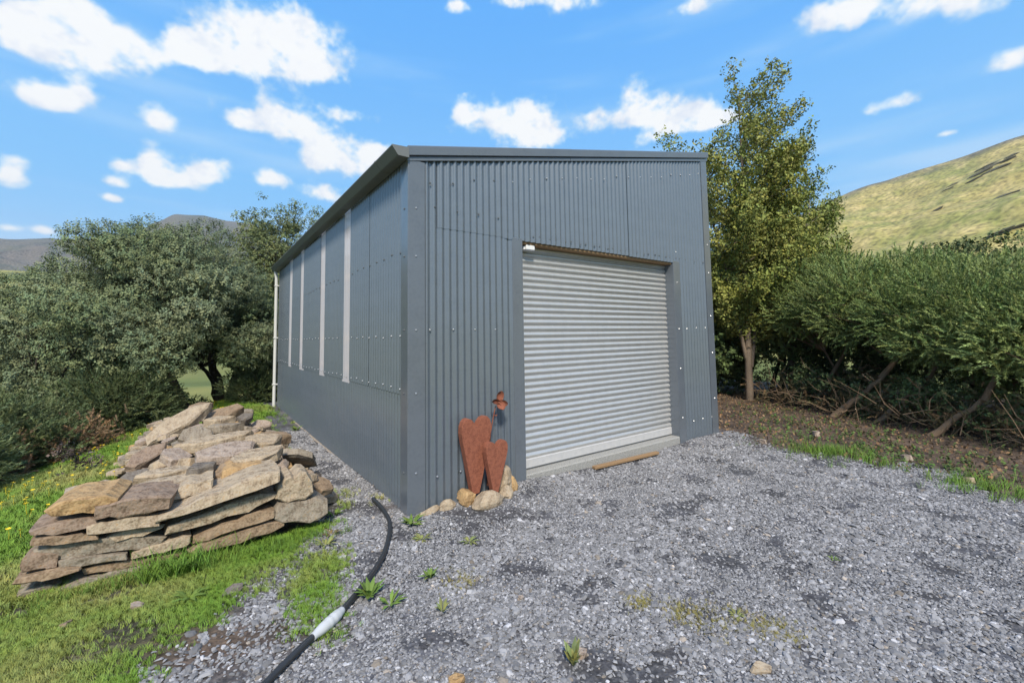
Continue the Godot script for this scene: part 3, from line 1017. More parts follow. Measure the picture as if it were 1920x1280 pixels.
# loose flat stone centred at the origin, broad in x and z
func flagstone(sd: int, w: float, d: float, h: float) -> ArrayMesh:
	var r := RandomNumberGenerator.new()
	r.seed = sd * 17 + 3
	var n := r.randi_range(6, 8)
	var base := []
	for i in n:
		var a := -TAU * (i + r.randf_range(-0.33, 0.33)) / n
		base.append(Vector2(cos(a) * w * r.randf_range(0.80, 1.1), sin(a) * d * r.randf_range(0.80, 1.1)))
	var rings := []
	for k in 4:
		var y: float = [-h, -h * 0.7, h * 0.7, h][k]
		var inset: float = [0.82, 1.0, r.randf_range(0.93, 1.0), 0.88][k]
		var ring := []
		for p in base: ring.append(Vector3(p.x * inset + r.randf_range(-0.01, 0.01), y + r.randf_range(-0.14, 0.14) * h, p.y * inset + r.randf_range(-0.01, 0.01)))
		rings.append(ring)
	var st := begin()
	for k in 3:
		for i in n:
			var j := (i + 1) % n
			quad(st, rings[k][i], rings[k + 1][i], rings[k + 1][j], rings[k][j])
	for e in [0, 3]:
		var c := Vector3.ZERO
		for p in rings[e]: c += p
		c /= n
		for i in n:
			var j := (i + 1) % n
			if e == 0: tri(st, c, rings[e][i], rings[e][j])
			else: tri(st, c, rings[e][j], rings[e][i])
	st.set_smooth_group(-1)
	return done(st)

func mound(x: float, z: float) -> float:
	var cx := -1.40 + 0.05 * (z + 2.5)
	var wide := 0.90 if z > -3.5 else 0.90 - (-3.5 - z) * 0.12
	var u := (x - cx) / wide
	var along := smooth(-5.9, -4.7, z)
	return maxf(0.0, 0.50 * (1.0 - u * u * u * u) * along * (1.0 - 0.25 * absf(u)))

func make_stone_pile() -> void:
	var pile := thing("stone_pile", "long pile of tan and grey flat stones stacked on the grass", "stone pile")
	var stack := [
		[-2.409, 0.036, -0.034, -2.215, 0.046, -0.050, -0.27, 0.30, "g"], [-2.237, 0.035, -0.035, -1.613, 0.046, -0.055, -0.22, 0.40, "g"],
		[-2.416, 0.149, 0.100, -2.126, 0.137, 0.098, -0.20, 0.35, "b"], [-2.120, 0.115, 0.052, -1.613, 0.050, 0.019, -0.24, 0.35, "b"],
		[-2.404, 0.271, 0.168, -2.240, 0.236, 0.129, -0.24, 0.30, "r"], [-2.228, 0.192, 0.138, -1.895, 0.145, 0.097, -0.22, 0.35, "g"],
		[-2.346, 0.305, 0.200, -1.698, 0.213, 0.109, -0.25, 0.40, "g"], [-1.877, 0.144, 0.089, -1.540, 0.169, 0.088, -0.22, 0.35, "t"],
		[-1.563, 0.084, 0.011, -0.948, 0.140, 0.064, -0.20, 0.40, "b"], [-1.537, 0.156, 0.085, -1.016, 0.231, 0.156, -0.22, 0.40, "b"],
		[-2.344, 0.356, 0.307, -2.045, 0.310, 0.267, -0.22, 0.35, "b"], [-2.004, 0.294, 0.225, -1.707, 0.275, 0.227, -0.24, 0.35, "t"],
		[-2.105, 0.382, 0.312, -1.731, 0.361, 0.282, -0.20, 0.40, "t"], [-2.354, 0.412, 0.355, -2.056, 0.424, 0.344, -0.24, 0.35, "r"],
		[-1.694, 0.263, 0.184, -0.998, 0.372, 0.262, -0.24, 0.45, "t"], [-2.082, 0.510, 0.389, -1.670, 0.482, 0.360, -0.20, 0.42, "r"],
		[-2.306, 0.533, 0.448, -1.954, 0.550, 0.433, -0.24, 0.45, "o"], [-1.758, 0.356, 0.306, -0.998, 0.534, 0.431, -0.17, 0.50, "t"],
		[-1.697, 0.456, 0.380, -1.425, 0.511, 0.411, -0.38, 0.45, "t"], [-1.008, 0.455, 0.222, -0.747, 0.468, 0.229, -0.22, 0.32, "t"],
		[-1.025, 0.253, 0.104, -0.631, 0.255, 0.046, -0.20, 0.45, "g"], [-1.365, 0.521, 0.394, -0.994, 0.497, 0.370, -0.55, 0.45, "o"],
		[-1.762, 0.409, 0.346, -1.445, 0.430, 0.350, -0.40, 0.35, "g"], [-2.275, 0.498, 0.440, -2.002, 0.509, 0.448, -0.45, 0.40, "t"]]
	for k in stack.size():
		var a: Array = stack[k]
		var o := part("stone", slab(a[0], a[1], a[2], a[3], a[4], a[5], a[7], k), M["stone_" + a[8]], pile)
		o.position.z = a[6]
	# heart of the pile, hidden by the stones on top of it
	var kinds := []
	for k in 10: kinds.append(flagstone(k, 1.0, 0.72, 0.5))
	var names := ["t", "t", "g", "l", "b", "l", "o", "g", "d", "t", "l"]
	rng.seed = 19
	var z := -0.62
	while z > -5.5:
		var x := -2.25
		while x < -0.42:
			var px := x + rng.randf_range(-0.07, 0.07)
			var pz := z + rng.randf_range(-0.1, 0.1)
			var h := mound(px, pz)
			if h > 0.03:
				var o := part("stone", kinds[rng.randi() % 10], M["stone_" + names[rng.randi() % names.size()]], pile)
				var s := rng.randf_range(0.07, 0.15)
				o.scale = Vector3(s, s * rng.randf_range(0.35, 0.7), s)
				o.rotation = Vector3(rng.randf_range(-0.4, 0.4), rng.randf() * TAU, rng.randf_range(-0.4, 0.4))
				o.position = Vector3(px, h - 0.07 + rng.randf_range(-0.02, 0.03), pz)
			x += 0.165
		z -= 0.19
	# larger slabs lying on top: x, z, half length, half width, half thickness, turn, tilt x, tilt z, colour
	for a in [[-1.30, -1.05, 0.27, 0.20, 0.045, 0.3, 0.16, 0.05, "l"], [-1.72, -0.88, 0.23, 0.10, 0.045, 0.1, 0.12, 0.02, "t"], [-1.08, -0.85, 0.26, 0.15, 0.05, 0.2, 0.1, 0.05, "t"], [-1.38, -1.65, 0.34, 0.14, 0.05, 0.1, 0.1, 0.06, "t"],
		[-0.98, -1.55, 0.20, 0.16, 0.06, 0.4, 0.2, -0.06, "t"], [-1.70, -1.45, 0.15, 0.13, 0.04, 0.8, 0.45, 0.0, "l"], [-1.95, -1.25, 0.14, 0.13, 0.04, 0.2, 0.5, 0.15, "d"], [-2.02, -0.85, 0.15, 0.10, 0.05, 0.5, 0.2, 0.3, "r"],
		[-0.72, -1.15, 0.28, 0.20, 0.04, 1.2, 0.1, -0.55, "g"], [-0.80, -2.2, 0.22, 0.15, 0.06, 0.5, 0.1, -0.15, "b"], [-0.66, -2.9, 0.22, 0.09, 0.05, -0.7, 0.1, -0.5, "g"], [-1.55, -2.3, 0.17, 0.14, 0.035, 0.4, 0.7, 0.15, "g"],
		[-1.25, -2.5, 0.22, 0.07, 0.05, 0.1, 0.0, -0.05, "g"], [-1.3, -3.0, 0.17, 0.10, 0.06, 0.2, 0.1, 0.0, "t"], [-1.25, -3.6, 0.30, 0.13, 0.06, 0.5, 0.25, 0.28, "b"], [-1.72, -3.35, 0.42, 0.16, 0.06, 0.75, 0.3, 0.5, "t"],
		[-1.0, -3.5, 0.15, 0.10, 0.05, 0.9, 0.2, 0.2, "d"], [-0.78, -3.6, 0.16, 0.10, 0.05, 0.1, 0.5, 0.1, "l"], [-1.95, -2.1, 0.22, 0.12, 0.04, 0.9, 0.3, 0.35, "r"], [-1.15, -1.28, 0.13, 0.08, 0.045, 0.9, 0.3, 0.3, "t"], [-1.5, -0.72, 0.11, 0.08, 0.04, 0.4, 0.1, 0.0, "d"],
		[-2.1, -0.62, 0.2, 0.11, 0.04, 0.3, 0.15, 0.1, "l"], [-1.72, -0.62, 0.24, 0.13, 0.03, 0.2, 0.08, 0.04, "t"], [-1.0, -4.3, 0.2, 0.13, 0.05, 0.3, 0.2, 0.1, "g"], [-1.5, -4.5, 0.2, 0.13, 0.05, 0.8, 0.2, 0.1, "b"]]:
		var o := part("stone", flagstone(int(-a[0] * 1000 - a[1] * 100), a[2], a[3], a[4]), M["stone_" + a[8]], pile)
		o.position = Vector3(a[0], mound(a[0], a[1]) + 0.015 + a[4] * 0.4, a[1])
		o.rotation = Vector3(a[6], a[5], a[7])

# ---------------------------------------------------------------- plants
# a twig tip carrying flat leaves; unit size about 0.2 m
func leafy(n: int, lw: float, ll: float, spread: float, sd: int) -> ArrayMesh:
	var r := RandomNumberGenerator.new()
	r.seed = sd
	var v := PackedVector3Array()
	var nr := PackedVector3Array()
	var idx := PackedInt32Array()
	for k in n:
		var t := (k + 0.5) / n
		var base := Vector3(r.randf_range(-0.25, 0.25) * spread, t * spread * 1.3, r.randf_range(-0.25, 0.25) * spread)
		var a := k * 2.4 + r.randf_range(-0.5, 0.5)
		var d := Vector3(cos(a), r.randf_range(-0.3, 0.8), sin(a)).normalized()
		var s := d.cross(Vector3(r.randf_range(-0.5, 0.5), 1, r.randf_range(-0.5, 0.5))).normalized()
		var nn := s.cross(d).normalized()
		var l := ll * r.randf_range(0.7, 1.2)
		var w := lw * r.randf_range(0.75, 1.15)
		var i := v.size()
		v.append_array(PackedVector3Array([base, base + d * l * 0.45 + s * w - nn * l * 0.06, base + d * l - nn * l * 0.12, base + d * l * 0.45 - s * w - nn * l * 0.06, base + d * l * 0.5 + nn * l * 0.05]))
		for q in 5: nr.append(nn)
		idx.append_array(PackedInt32Array([i, i + 4, i + 1, i + 1, i + 4, i + 2, i + 2, i + 4, i + 3, i + 3, i + 4, i]))
	return arr_mesh(v, nr, idx)

# a spiny shoot: narrow spikes round a stem
func spiny(n: int, length: float, spike: float, sd: int) -> ArrayMesh:
	var r := RandomNumberGenerator.new()
	r.seed = sd
	var v := PackedVector3Array()
	var nr := PackedVector3Array()
	var idx := PackedInt32Array()
	for k in n:
		var t := k / float(n)
		var base := Vector3(0, t * length, 0)
		var a := k * 2.4 + r.randf_range(-0.4, 0.4)
		var d := Vector3(cos(a), 0.85 + t, sin(a)).normalized()
		var s := d.cross(Vector3(r.randf_range(-1, 1), r.randf_range(-1, 1), r.randf_range(-1, 1))).normalized() * spike * 0.14
		var l := spike * r.randf_range(0.7, 1.2) * (1.1 - 0.45 * t)
		var i := v.size()
		v.append_array(PackedVector3Array([base - s, base + d * l, base + s]))
		var nn := s.cross(d).normalized()
		for q in 3: nr.append(nn)
		idx.append_array(PackedInt32Array([i, i + 1, i + 2]))
	return arr_mesh(v, nr, idx)

func vary(c: Color, warm: float, light: float) -> Color:
	var l := 1.0 + rng.randf_range(-light, light)
	var w := rng.randf_range(-warm, warm)
	return Color(maxf(0.004, c.r * l * (1.0 + w)), c.g * l, maxf(0.003, c.b * l * (1.0 - w)))

# crown of clumps: [centre, radius, density factor]
func foliage(parent: Node, mesh: Mesh, m: Material, clumps: Array, heart: Vector3, per: float, size: Vector2, tint: Color, tint2: Color, called := "crown", lift := 0.25) -> void:
	var buf := PackedFloat32Array()
	for cl in clumps:
		var c: Vector3 = cl[0]
		var r: float = cl[1]
		var own := tint.lerp(tint2, rng.randf()) * rng.randf_range(0.82, 1.2)
		var n := int(per * r * r * (cl[2] if cl.size() > 2 else 1.0))
		for k in n:
			var p := ball()
			p = p.normalized() * pow(p.length(), 0.55)
			p.y *= 0.78
			var q := c + p * r
			var away := (q - heart).normalized() * 0.6 + p * 0.7 + rv(0.75) + Vector3(0, lift, 0)
			var s := rng.randf_range(size.x, size.y)
			put(buf, facing(away, rng.randf() * TAU, Vector3(s, s, s)), q, vary(own, 0.12, 0.28))
	tag(many(called, mesh, m, buf, parent), "", "", "", "stuff")

func limbs(st: SurfaceTool, from: Array, clumps: Array, r0: float, r1: float, bend := 0.25) -> void:
	for cl in clumps:
		var c: Vector3 = cl[0]
		var best: Vector3 = from[0]
		for f in from:
			if (f as Vector3).distance_squared_to(c) < best.distance_squared_to(c): best = f
		var mid := best.lerp(c, 0.5) + rv(bend) * best.distance_to(c) * 0.5 + Vector3(0, 0.05, 0)
		tube(st, [best, best.lerp(mid, 0.55) + rv(0.04), mid, mid.lerp(c, 0.6) + rv(0.06), c + (c - best).normalized() * cl[1] * 0.4], [r0, r0 * 0.75, lerpf(r0, r1, 0.6), lerpf(r0, r1, 0.85), r1 * 0.6], 5)

func dome(centre: Vector3, rad: Vector3, n: int, rr: Vector2, low := -0.5, shell := 0.72) -> Array:
	var out := []
	for k in n:
		var y := lerpf(low, 1.0, (k + rng.randf()) / n)
		var a := k * 2.39996 + rng.randf_range(-0.4, 0.4)
		var w := sqrt(maxf(0.0, 1.0 - y * y))
		var f := shell + (1.0 - shell) * rng.randf()
		if k % 4 == 3: f *= 0.6
		out.append([centre + Vector3(cos(a) * w * rad.x, y * rad.y, sin(a) * w * rad.z) * f, rng.randf_range(rr.x, rr.y)])
	return out

func stem_path(base: Vector3, to: Vector3, n: int, wob: float) -> Array:
	var out := []
	for k in n + 1:
		var t := k / float(n)
		out.append(base.lerp(to, t) + (rv(wob) if k > 0 else Vector3.ZERO) * t)
	return out

func taper(a: float, b: float, n: int) -> Array:
	var out := []
	for k in n + 1: out.append(lerpf(a, b, pow(k / float(n), 0.8)))
	return out

var LEAF := []
func make_trees() -> void:
	rng.seed = 31
	LEAF = [leafy(11, 0.0135, 0.046, 0.10, 3), leafy(7, 0.026, 0.055, 0.10, 8), leafy(3, 0.022, 0.048, 0.07, 5)]
	# broad grey willow at the end of the lawn
	var base := Vector3(-1.75, gh(-1.75, -10.6) - 0.05, -10.6)
	var t := thing("willow_tree", "broad grey-green willow with dark forked trunks left of the shed", "tree", base)
	var heart := Vector3(-0.65, 2.0, 0.5)
	var cl := []
	for q in dome(heart, Vector3(2.85, 2.75, 2.6), 150, Vector2(0.40, 0.70), -0.62):
		if q[0].y > 1.15 + q[1] * 0.6 or q[0].x < -1.7: cl.append(q)
	for k in 26: # skirt on the left that hangs low over the bank
		cl.append([Vector3(rng.randf_range(-3.7, -1.6), rng.randf_range(-0.3, 1.3), rng.randf_range(-0.2, 2.4)), rng.randf_range(0.35, 0.6)])
	var st := begin()
	var forks := []
	for a in [[Vector3(-0.2, 0, 0.25), Vector3(-1.5, 1.25, 0.9), 0.17], [Vector3(0.0, 0, 0.1), Vector3(-0.7, 1.9, 0.3), 0.12], [Vector3(0.75, 0, -0.1), Vector3(0.45, 1.7, 0.2), 0.15], [Vector3(0.85, 0, -0.15), Vector3(1.15, 1.6, -0.2), 0.11], [Vector3(0.7, 0.1, -0.2), Vector3(0.35, 1.2, 0.5), 0.08], [Vector3(-0.25, 0.1, 0.3), Vector3(-2.6, 0.75, 1.5), 0.08]]:
		var p := stem_path(a[0], a[1], 6, 0.10)
		tube(st, p, taper(a[2], a[2] * 0.5, 6), 9)
		forks.append_array(p.slice(3))
	limbs(st, forks, cl, 0.038, 0.008, 0.22)
	part("trunk", done(st), M.bark, t)
	foliage(t, LEAF[0], M.leaf, cl, heart, 820.0, Vector2(0.75, 1.25), Color(0.125, 0.168, 0.075), Color(0.185, 0.22, 0.12))
	# slender trees behind the far end of the shed
	tree_bushy(Vector3(0.15, 0, -12.6), Vector3(1.15, 2.1, 1.1), 4.1, "tall airy alder rising behind the shed's far left corner", Color(0.11, 0.14, 0.05), Color(0.16, 0.19, 0.075), 74, "alder_tree", 1)
	tree_bushy(Vector3(1.75, 0, -12.8), Vector3(1.2, 1.9, 1.1), 4.3, "alder half hidden by the gutter behind the shed", Color(0.11, 0.14, 0.05), Color(0.16, 0.19, 0.075), 70, "alder_tree", 1)
	tree_bushy(Vector3(0.05, 0, -10.0), Vector3(0.85, 1.35, 0.8), 1.45, "dark leafy sapling against the downpipe at the shed's rear corner", Color(0.075, 0.11, 0.035), Color(0.12, 0.165, 0.055), 34)
	tree_slim(Vector3(9.0, 0, -7.4), 7.6, 1.6, 9000, "birch whose top shows above the shed roof", Color(0.13, 0.14, 0.035), Color(0.16, 0.17, 0.05), 0.8)
	# the birch right of the shed and the dark thicket round it
	tree_slim(Vector3(8.8, 0, -1.33), 7.6, 2.9, 34000, "tall birch with yellow-green leaves right of the shed", Color(0.185, 0.215, 0.04), Color(0.25, 0.26, 0.065), 1.25, true)
	tree_slim(Vector3(10.2, 0, -1.0), 6.4, 2.4, 20000, "lower birch close behind the tall birch", Color(0.15, 0.20, 0.04), Color(0.21, 0.25, 0.06), 0.95)
	tree_bushy(Vector3(8.7, 0, -2.6), Vector3(1.5, 1.75, 1.2), 2.1, "dense dark green sallow beside the shed's right corner", Color(0.08, 0.125, 0.035), Color(0.13, 0.185, 0.06), 70)
	tree_bushy(Vector3(10.8, 0, -1.6), Vector3(1.7, 1.6, 1.3), 2.0, "leafy sallow behind the gorse below the birches", Color(0.095, 0.14, 0.04), Color(0.15, 0.19, 0.06), 52)
	tree_bushy(Vector3(-2.4, 0, -12.4), Vector3(0.9, 0.45, 0.5), 0.35, "low yellow-green scrub seen under the willow", Color(0.17, 0.20, 0.03), Color(0.26, 0.27, 0.05), 22)
	tree_bushy(Vector3(11.6, 0, -0.2), Vector3(1.5, 1.3, 1.3), 1.2, "low dark thicket behind the bare gorse trunks", Color(0.07, 0.105, 0.03), Color(0.11, 0.15, 0.05), 46)
	tree_bushy(Vector3(9.9, 0, -2.9), Vector3(1.4, 1.2, 1.2), 1.1, "low leafy thicket behind the birch trunk", Color(0.07, 0.105, 0.03), Color(0.11, 0.15, 0.05), 46)
	tree_bushy(Vector3(13.0, 0, 1.7), Vector3(1.5, 1.5, 1.5), 2.15, "round leafy bush showing over the gorse hedge against the hill", Color(0.07, 0.10, 0.03), Color(0.12, 0.145, 0.04), 44)

func tree_slim(base: Vector3, height: float, wide: float, leaves: int, label: String, c1: Color, c2: Color, fat := 1.0, bare_foot := false) -> void:
	base.y = gh(base.x, base.z) - 0.04
	var t := thing("birch_tree" if "birch" in label else "alder_tree", label, "tree", base)
	var st := begin()
	var buf := PackedFloat32Array()
	var leaders := [[Vector3.ZERO, Vector3(rng.randf_range(-0.15, 0.25), height - 0.25, rng.randf_range(-0.2, 0.2)), 0.075]]
	leaders.append([Vector3(0.05, 0.8, 0.05), Vector3(wide * 0.55, height * 0.80, 0.15), 0.045])
	leaders.append([Vector3(-0.05, 1.0, 0), Vector3(-wide * 0.45, height * 0.74, -0.2), 0.04])
	if bare_foot: leaders.append([Vector3(0, 1.3, 0), Vector3(0.75, height * 0.90, 0.5), 0.04])
	var share := leaves / float(leaders.size())
	for li in leaders.size():
		var l: Array = leaders[li]
		var path := stem_path(l[0], l[1], 9, 0.07)
		tube(st, path, taper(l[2] * fat, 0.008, 9), 7)
		var nb := int(44 if li == 0 else 30)
		for b in nb:
			var u := lerpf(0.20 if li == 0 else 0.12, 0.97, (b + rng.randf()) / nb)
			var k := mini(int(u * 9), 8)
			var from: Vector3 = (path[k] as Vector3).lerp(path[k + 1], u * 9 - k)
			var a := rng.randf() * TAU
			var hh := from.y / height
			var reach := wide * (0.62 if li == 0 else 0.42) * (1.0 - 0.70 * hh) * rng.randf_range(0.75, 1.25) + 0.16
			var to := from + Vector3(cos(a) * reach, reach * rng.randf_range(0.45, 1.05) * (0.6 + 0.6 * hh), sin(a) * reach)
			var mid := from.lerp(to, 0.5) + Vector3(0, -0.06 * reach, 0) + rv(0.05)
			tube(st, [from, mid, to], [0.013 * fat, 0.008, 0.003], 5)
			# leaves hang on side twigs along the branch
			var nl := int(share / nb * (reach / (wide * 0.45)) * (1.35 - 0.65 * hh))
			var own := c1.lerp(c2, rng.randf())
			for q in nl:
				var s := pow(rng.randf(), 0.7)
				var p := from.lerp(mid, s * 2.0) if s < 0.5 else mid.lerp(to, s * 2.0 - 1.0)
				p += ball() * (0.09 + 0.16 * reach * (1.1 - 0.4 * s))
				var sc := rng.randf_range(0.8, 1.3)
				put(buf, facing(rv() + Vector3(0, -0.3, 0), rng.randf() * TAU, Vector3(sc, sc, sc)), p, vary(own, 0.14, 0.3))
	part("trunk", done(st), M.bark_birch if "birch" in label else M.bark, t)
	tag(many("crown", LEAF[2], M.leaf, buf, t), "", "", "", "stuff")

func tree_bushy(base: Vector3, rad: Vector3, mid_y: float, label: String, c1: Color, c2: Color, n: int, called := "leafy_bush", kind := 0) -> void:
	base.y = gh(base.x, base.z) - 0.04
	var t := thing(called, label, "tree" if kind == 1 else "bush", base)
	var heart := Vector3(0, mid_y, 0)
	var cl := dome(heart, rad, n, Vector2(0.28, 0.48), -0.8)
	var st := begin()
	var forks := []
	for k in 4:
		var p := stem_path(Vector3(rng.randf_range(-0.12, 0.12), 0, rng.randf_range(-0.12, 0.12)), Vector3(rng.randf_range(-0.5, 0.5) * rad.x, mid_y * rng.randf_range(0.9, 1.3), rng.randf_range(-0.5, 0.5) * rad.z), 5, 0.08)
		tube(st, p, taper(0.06, 0.025, 5), 7)
		forks.append_array(p.slice(1))
	limbs(st, forks, cl, 0.02, 0.006)
	part("trunk", done(st), M.bark, t)
	if kind == 1: # airy crown: loose sprays reaching out at the top
		for k in 26:
			var a := rng.randf() * TAU
			cl.append([heart + Vector3(cos(a) * rad.x * 0.7, rad.y * rng.randf_range(0.7, 1.25), sin(a) * rad.z * 0.7), rng.randf_range(0.12, 0.24)])
		foliage(t, LEAF[2], M.leaf, cl, heart, 900.0, Vector2(0.8, 1.25), c1, c2)
	else:
		foliage(t, LEAF[1], M.leaf, cl, heart, 620.0, Vector2(0.8, 1.25), c1, c2)

var SPINE: ArrayMesh
func gorse(base: Vector3, rad: Vector3, mid_y: float, n: int, label: String, trunks: Array, c1 := Color(0.135, 0.195, 0.052), c2 := Color(0.225, 0.285, 0.095), per := 620.0, low := -0.34, group := "") -> void:
	base.y = gh(base.x, base.z) - 0.04
	var t := thing("gorse_bush", label, "bush", base, group)
	var heart := Vector3(0, mid_y, 0)
	var cl := dome(heart, rad, n, Vector2(0.26, 0.50), low, 0.78)
	var st := begin()
	var forks := []
	for a in trunks:
		var p := stem_path(a[0], a[1], 5, 0.05)
		tube(st, p, taper(a[2], a[2] * 0.55, 5), 7)
		forks.append_array(p.slice(2))
	if forks.is_empty():
		var p := stem_path(Vector3.ZERO, heart, 4, 0.08)
		tube(st, p, taper(0.04, 0.02, 4), 6)
		forks.append_array(p.slice(1))
	limbs(st, forks, cl, 0.02, 0.005, 0.35)
	part("stems", done(st), M.bark_warm, t)
	foliage(t, SPINE, M.needle, cl, heart, per, Vector2(0.7, 1.25), c1, c2, "foliage", 0.35)

func make_gorse() -> void:
	rng.seed = 53
	SPINE = spiny(30, 0.20, 0.050, 12)
	var V := func(x: float, y: float, z: float): return Vector3(x, y, z)
	gorse(V.call(9.85, 0, -0.05), Vector3(1.25, 1.15, 1.15), 2.0, 50, "gorse bush nearest the birch trunk with bare lower stems", [[V.call(-1.1, 0, 0.0), V.call(-0.25, 1.3, 0.4), 0.055], [V.call(-0.2, 0, 0.4), V.call(-0.5, 1.2, 0.1), 0.035]])
	gorse(V.call(9.3, 0, 1.05), Vector3(1.25, 1.1, 1.2), 1.85, 56, "gorse bush with two thick leaning bare trunks", [[V.call(-1.35, 0, -0.5), V.call(-0.95, 0.75, 0.15), 0.065], [V.call(-0.95, 0.75, 0.15), V.call(-0.2, 1.6, 0.6), 0.05], [V.call(-1.4, 0, 0.15), V.call(-1.0, 0.7, 0.75), 0.055], [V.call(-1.0, 0.7, 0.75), V.call(-0.3, 1.5, 1.0), 0.045]])
	gorse(V.call(8.7, 0, 2.3), Vector3(1.25, 1.05, 1.2), 1.55, 58, "broad gorse bush in the middle of the hedge", [[V.call(-1.4, 0, -0.3), V.call(-1.1, 0.55, 0.25), 0.055], [V.call(-1.1, 0.55, 0.25), V.call(-0.4, 1.4, 0.5), 0.045], [V.call(-0.2, 0, 0.4), V.call(0.3, 1.3, 0.5), 0.05]])
	gorse(V.call(8.05, 0, 3.55), Vector3(1.2, 0.95, 1.2), 1.30, 58, "gorse bush at the right edge of the picture", [[V.call(-1.2, 0, -0.1), V.call(-0.95, 0.9, 0.4), 0.05], [V.call(0.1, 0, -0.2), V.call(0.4, 1.2, 0.2), 0.05]])
	gorse(V.call(10.7, 0, 1.4), Vector3(1.5, 1.35, 1.4), 1.6, 60, "tall gorse behind the hedge below the straw coloured hill", [], Color(0.11, 0.155, 0.055), Color(0.18, 0.23, 0.095), 620.0, -1.0)
	gorse(V.call(9.9, 0, 3.4), Vector3(1.5, 1.25, 1.4), 1.35, 60, "tall gorse at the back of the hedge on the far right", [], Color(0.11, 0.155, 0.055), Color(0.18, 0.23, 0.095), 620.0, -1.0)
	var ivy := []
	for k in 34:
		var u := rng.randf()
		var p := Vector3(lerpf(8.9, 6.9, u) + rng.randf_range(-0.1, 0.7), 0, lerpf(-0.6, 3.9, u))
		p.y = gh(p.x, p.z) + rng.randf_range(0.05, 0.75)
		ivy.append([p, rng.randf_range(0.12, 0.26)])
	var iv := thing("ivy", "leafy ivy and bramble climbing low in the gorse hedge", "ivy")
	foliage(iv, LEAF[1], M.leaf, ivy, Vector3(9, 0.3, 1.5), 900.0, Vector2(0.5, 0.95), Color(0.085, 0.135, 0.04), Color(0.13, 0.18, 0.07), "leaves")
	# dead brown lower twigs of the hedge
	var st := begin()
	for k in 240:
		var u := rng.randf()
		var p := Vector3(lerpf(8.9, 6.6, u) + rng.randf_range(-0.35, 0.9), 0, lerpf(-1.2, 4.0, u) + rng.randf_range(-0.3, 0.3))
		p.y = gh(p.x, p.z) + rng.randf_range(0.0, 0.75) * pow(rng.randf(), 1.3)
		var d := Vector3(rng.randf_range(-0.8, 0.5), rng.randf_range(-0.15, 0.7), rng.randf_range(-0.8, 0.8)).normalized()
		var l := rng.randf_range(0.2, 0.65)
		tube(st, [p, p + d * l * 0.5 + rv(0.05), p + d * l + rv(0.10)], [0.007, 0.005, 0.002], 4)
	tag(part("dead_twigs", done(st), M.bark_warm, self), "bare brown twigs under the gorse hedge", "twigs", "", "stuff")
	var buf := PackedFloat32Array()
	for k in 2000:
		var u := rng.randf()
		var p := Vector3(lerpf(9.2, 6.9, u) + rng.randf_range(-0.45, 1.3), 0, lerpf(-1.3, 4.3, u) + rng.randf_range(-0.4, 0.4))
		p.y = gh(p.x, p.z) + absf(rng.randfn(0.0, 0.33))
		var s := rng.randf_range(0.5, 1.1)
		put(buf, facing(rv() + Vector3(-0.3, 0.3, 0), rng.randf() * TAU, Vector3(s, s, s)), p, vary(Color(0.24, 0.16, 0.09).lerp(Color(0.12, 0.13, 0.06), rng.randf()), 0.1, 0.35))
	tag(many("withered_gorse", SPINE, M.dead, buf, self), "withered brown gorse shoots low in the hedge", "dry shoots", "", "stuff")

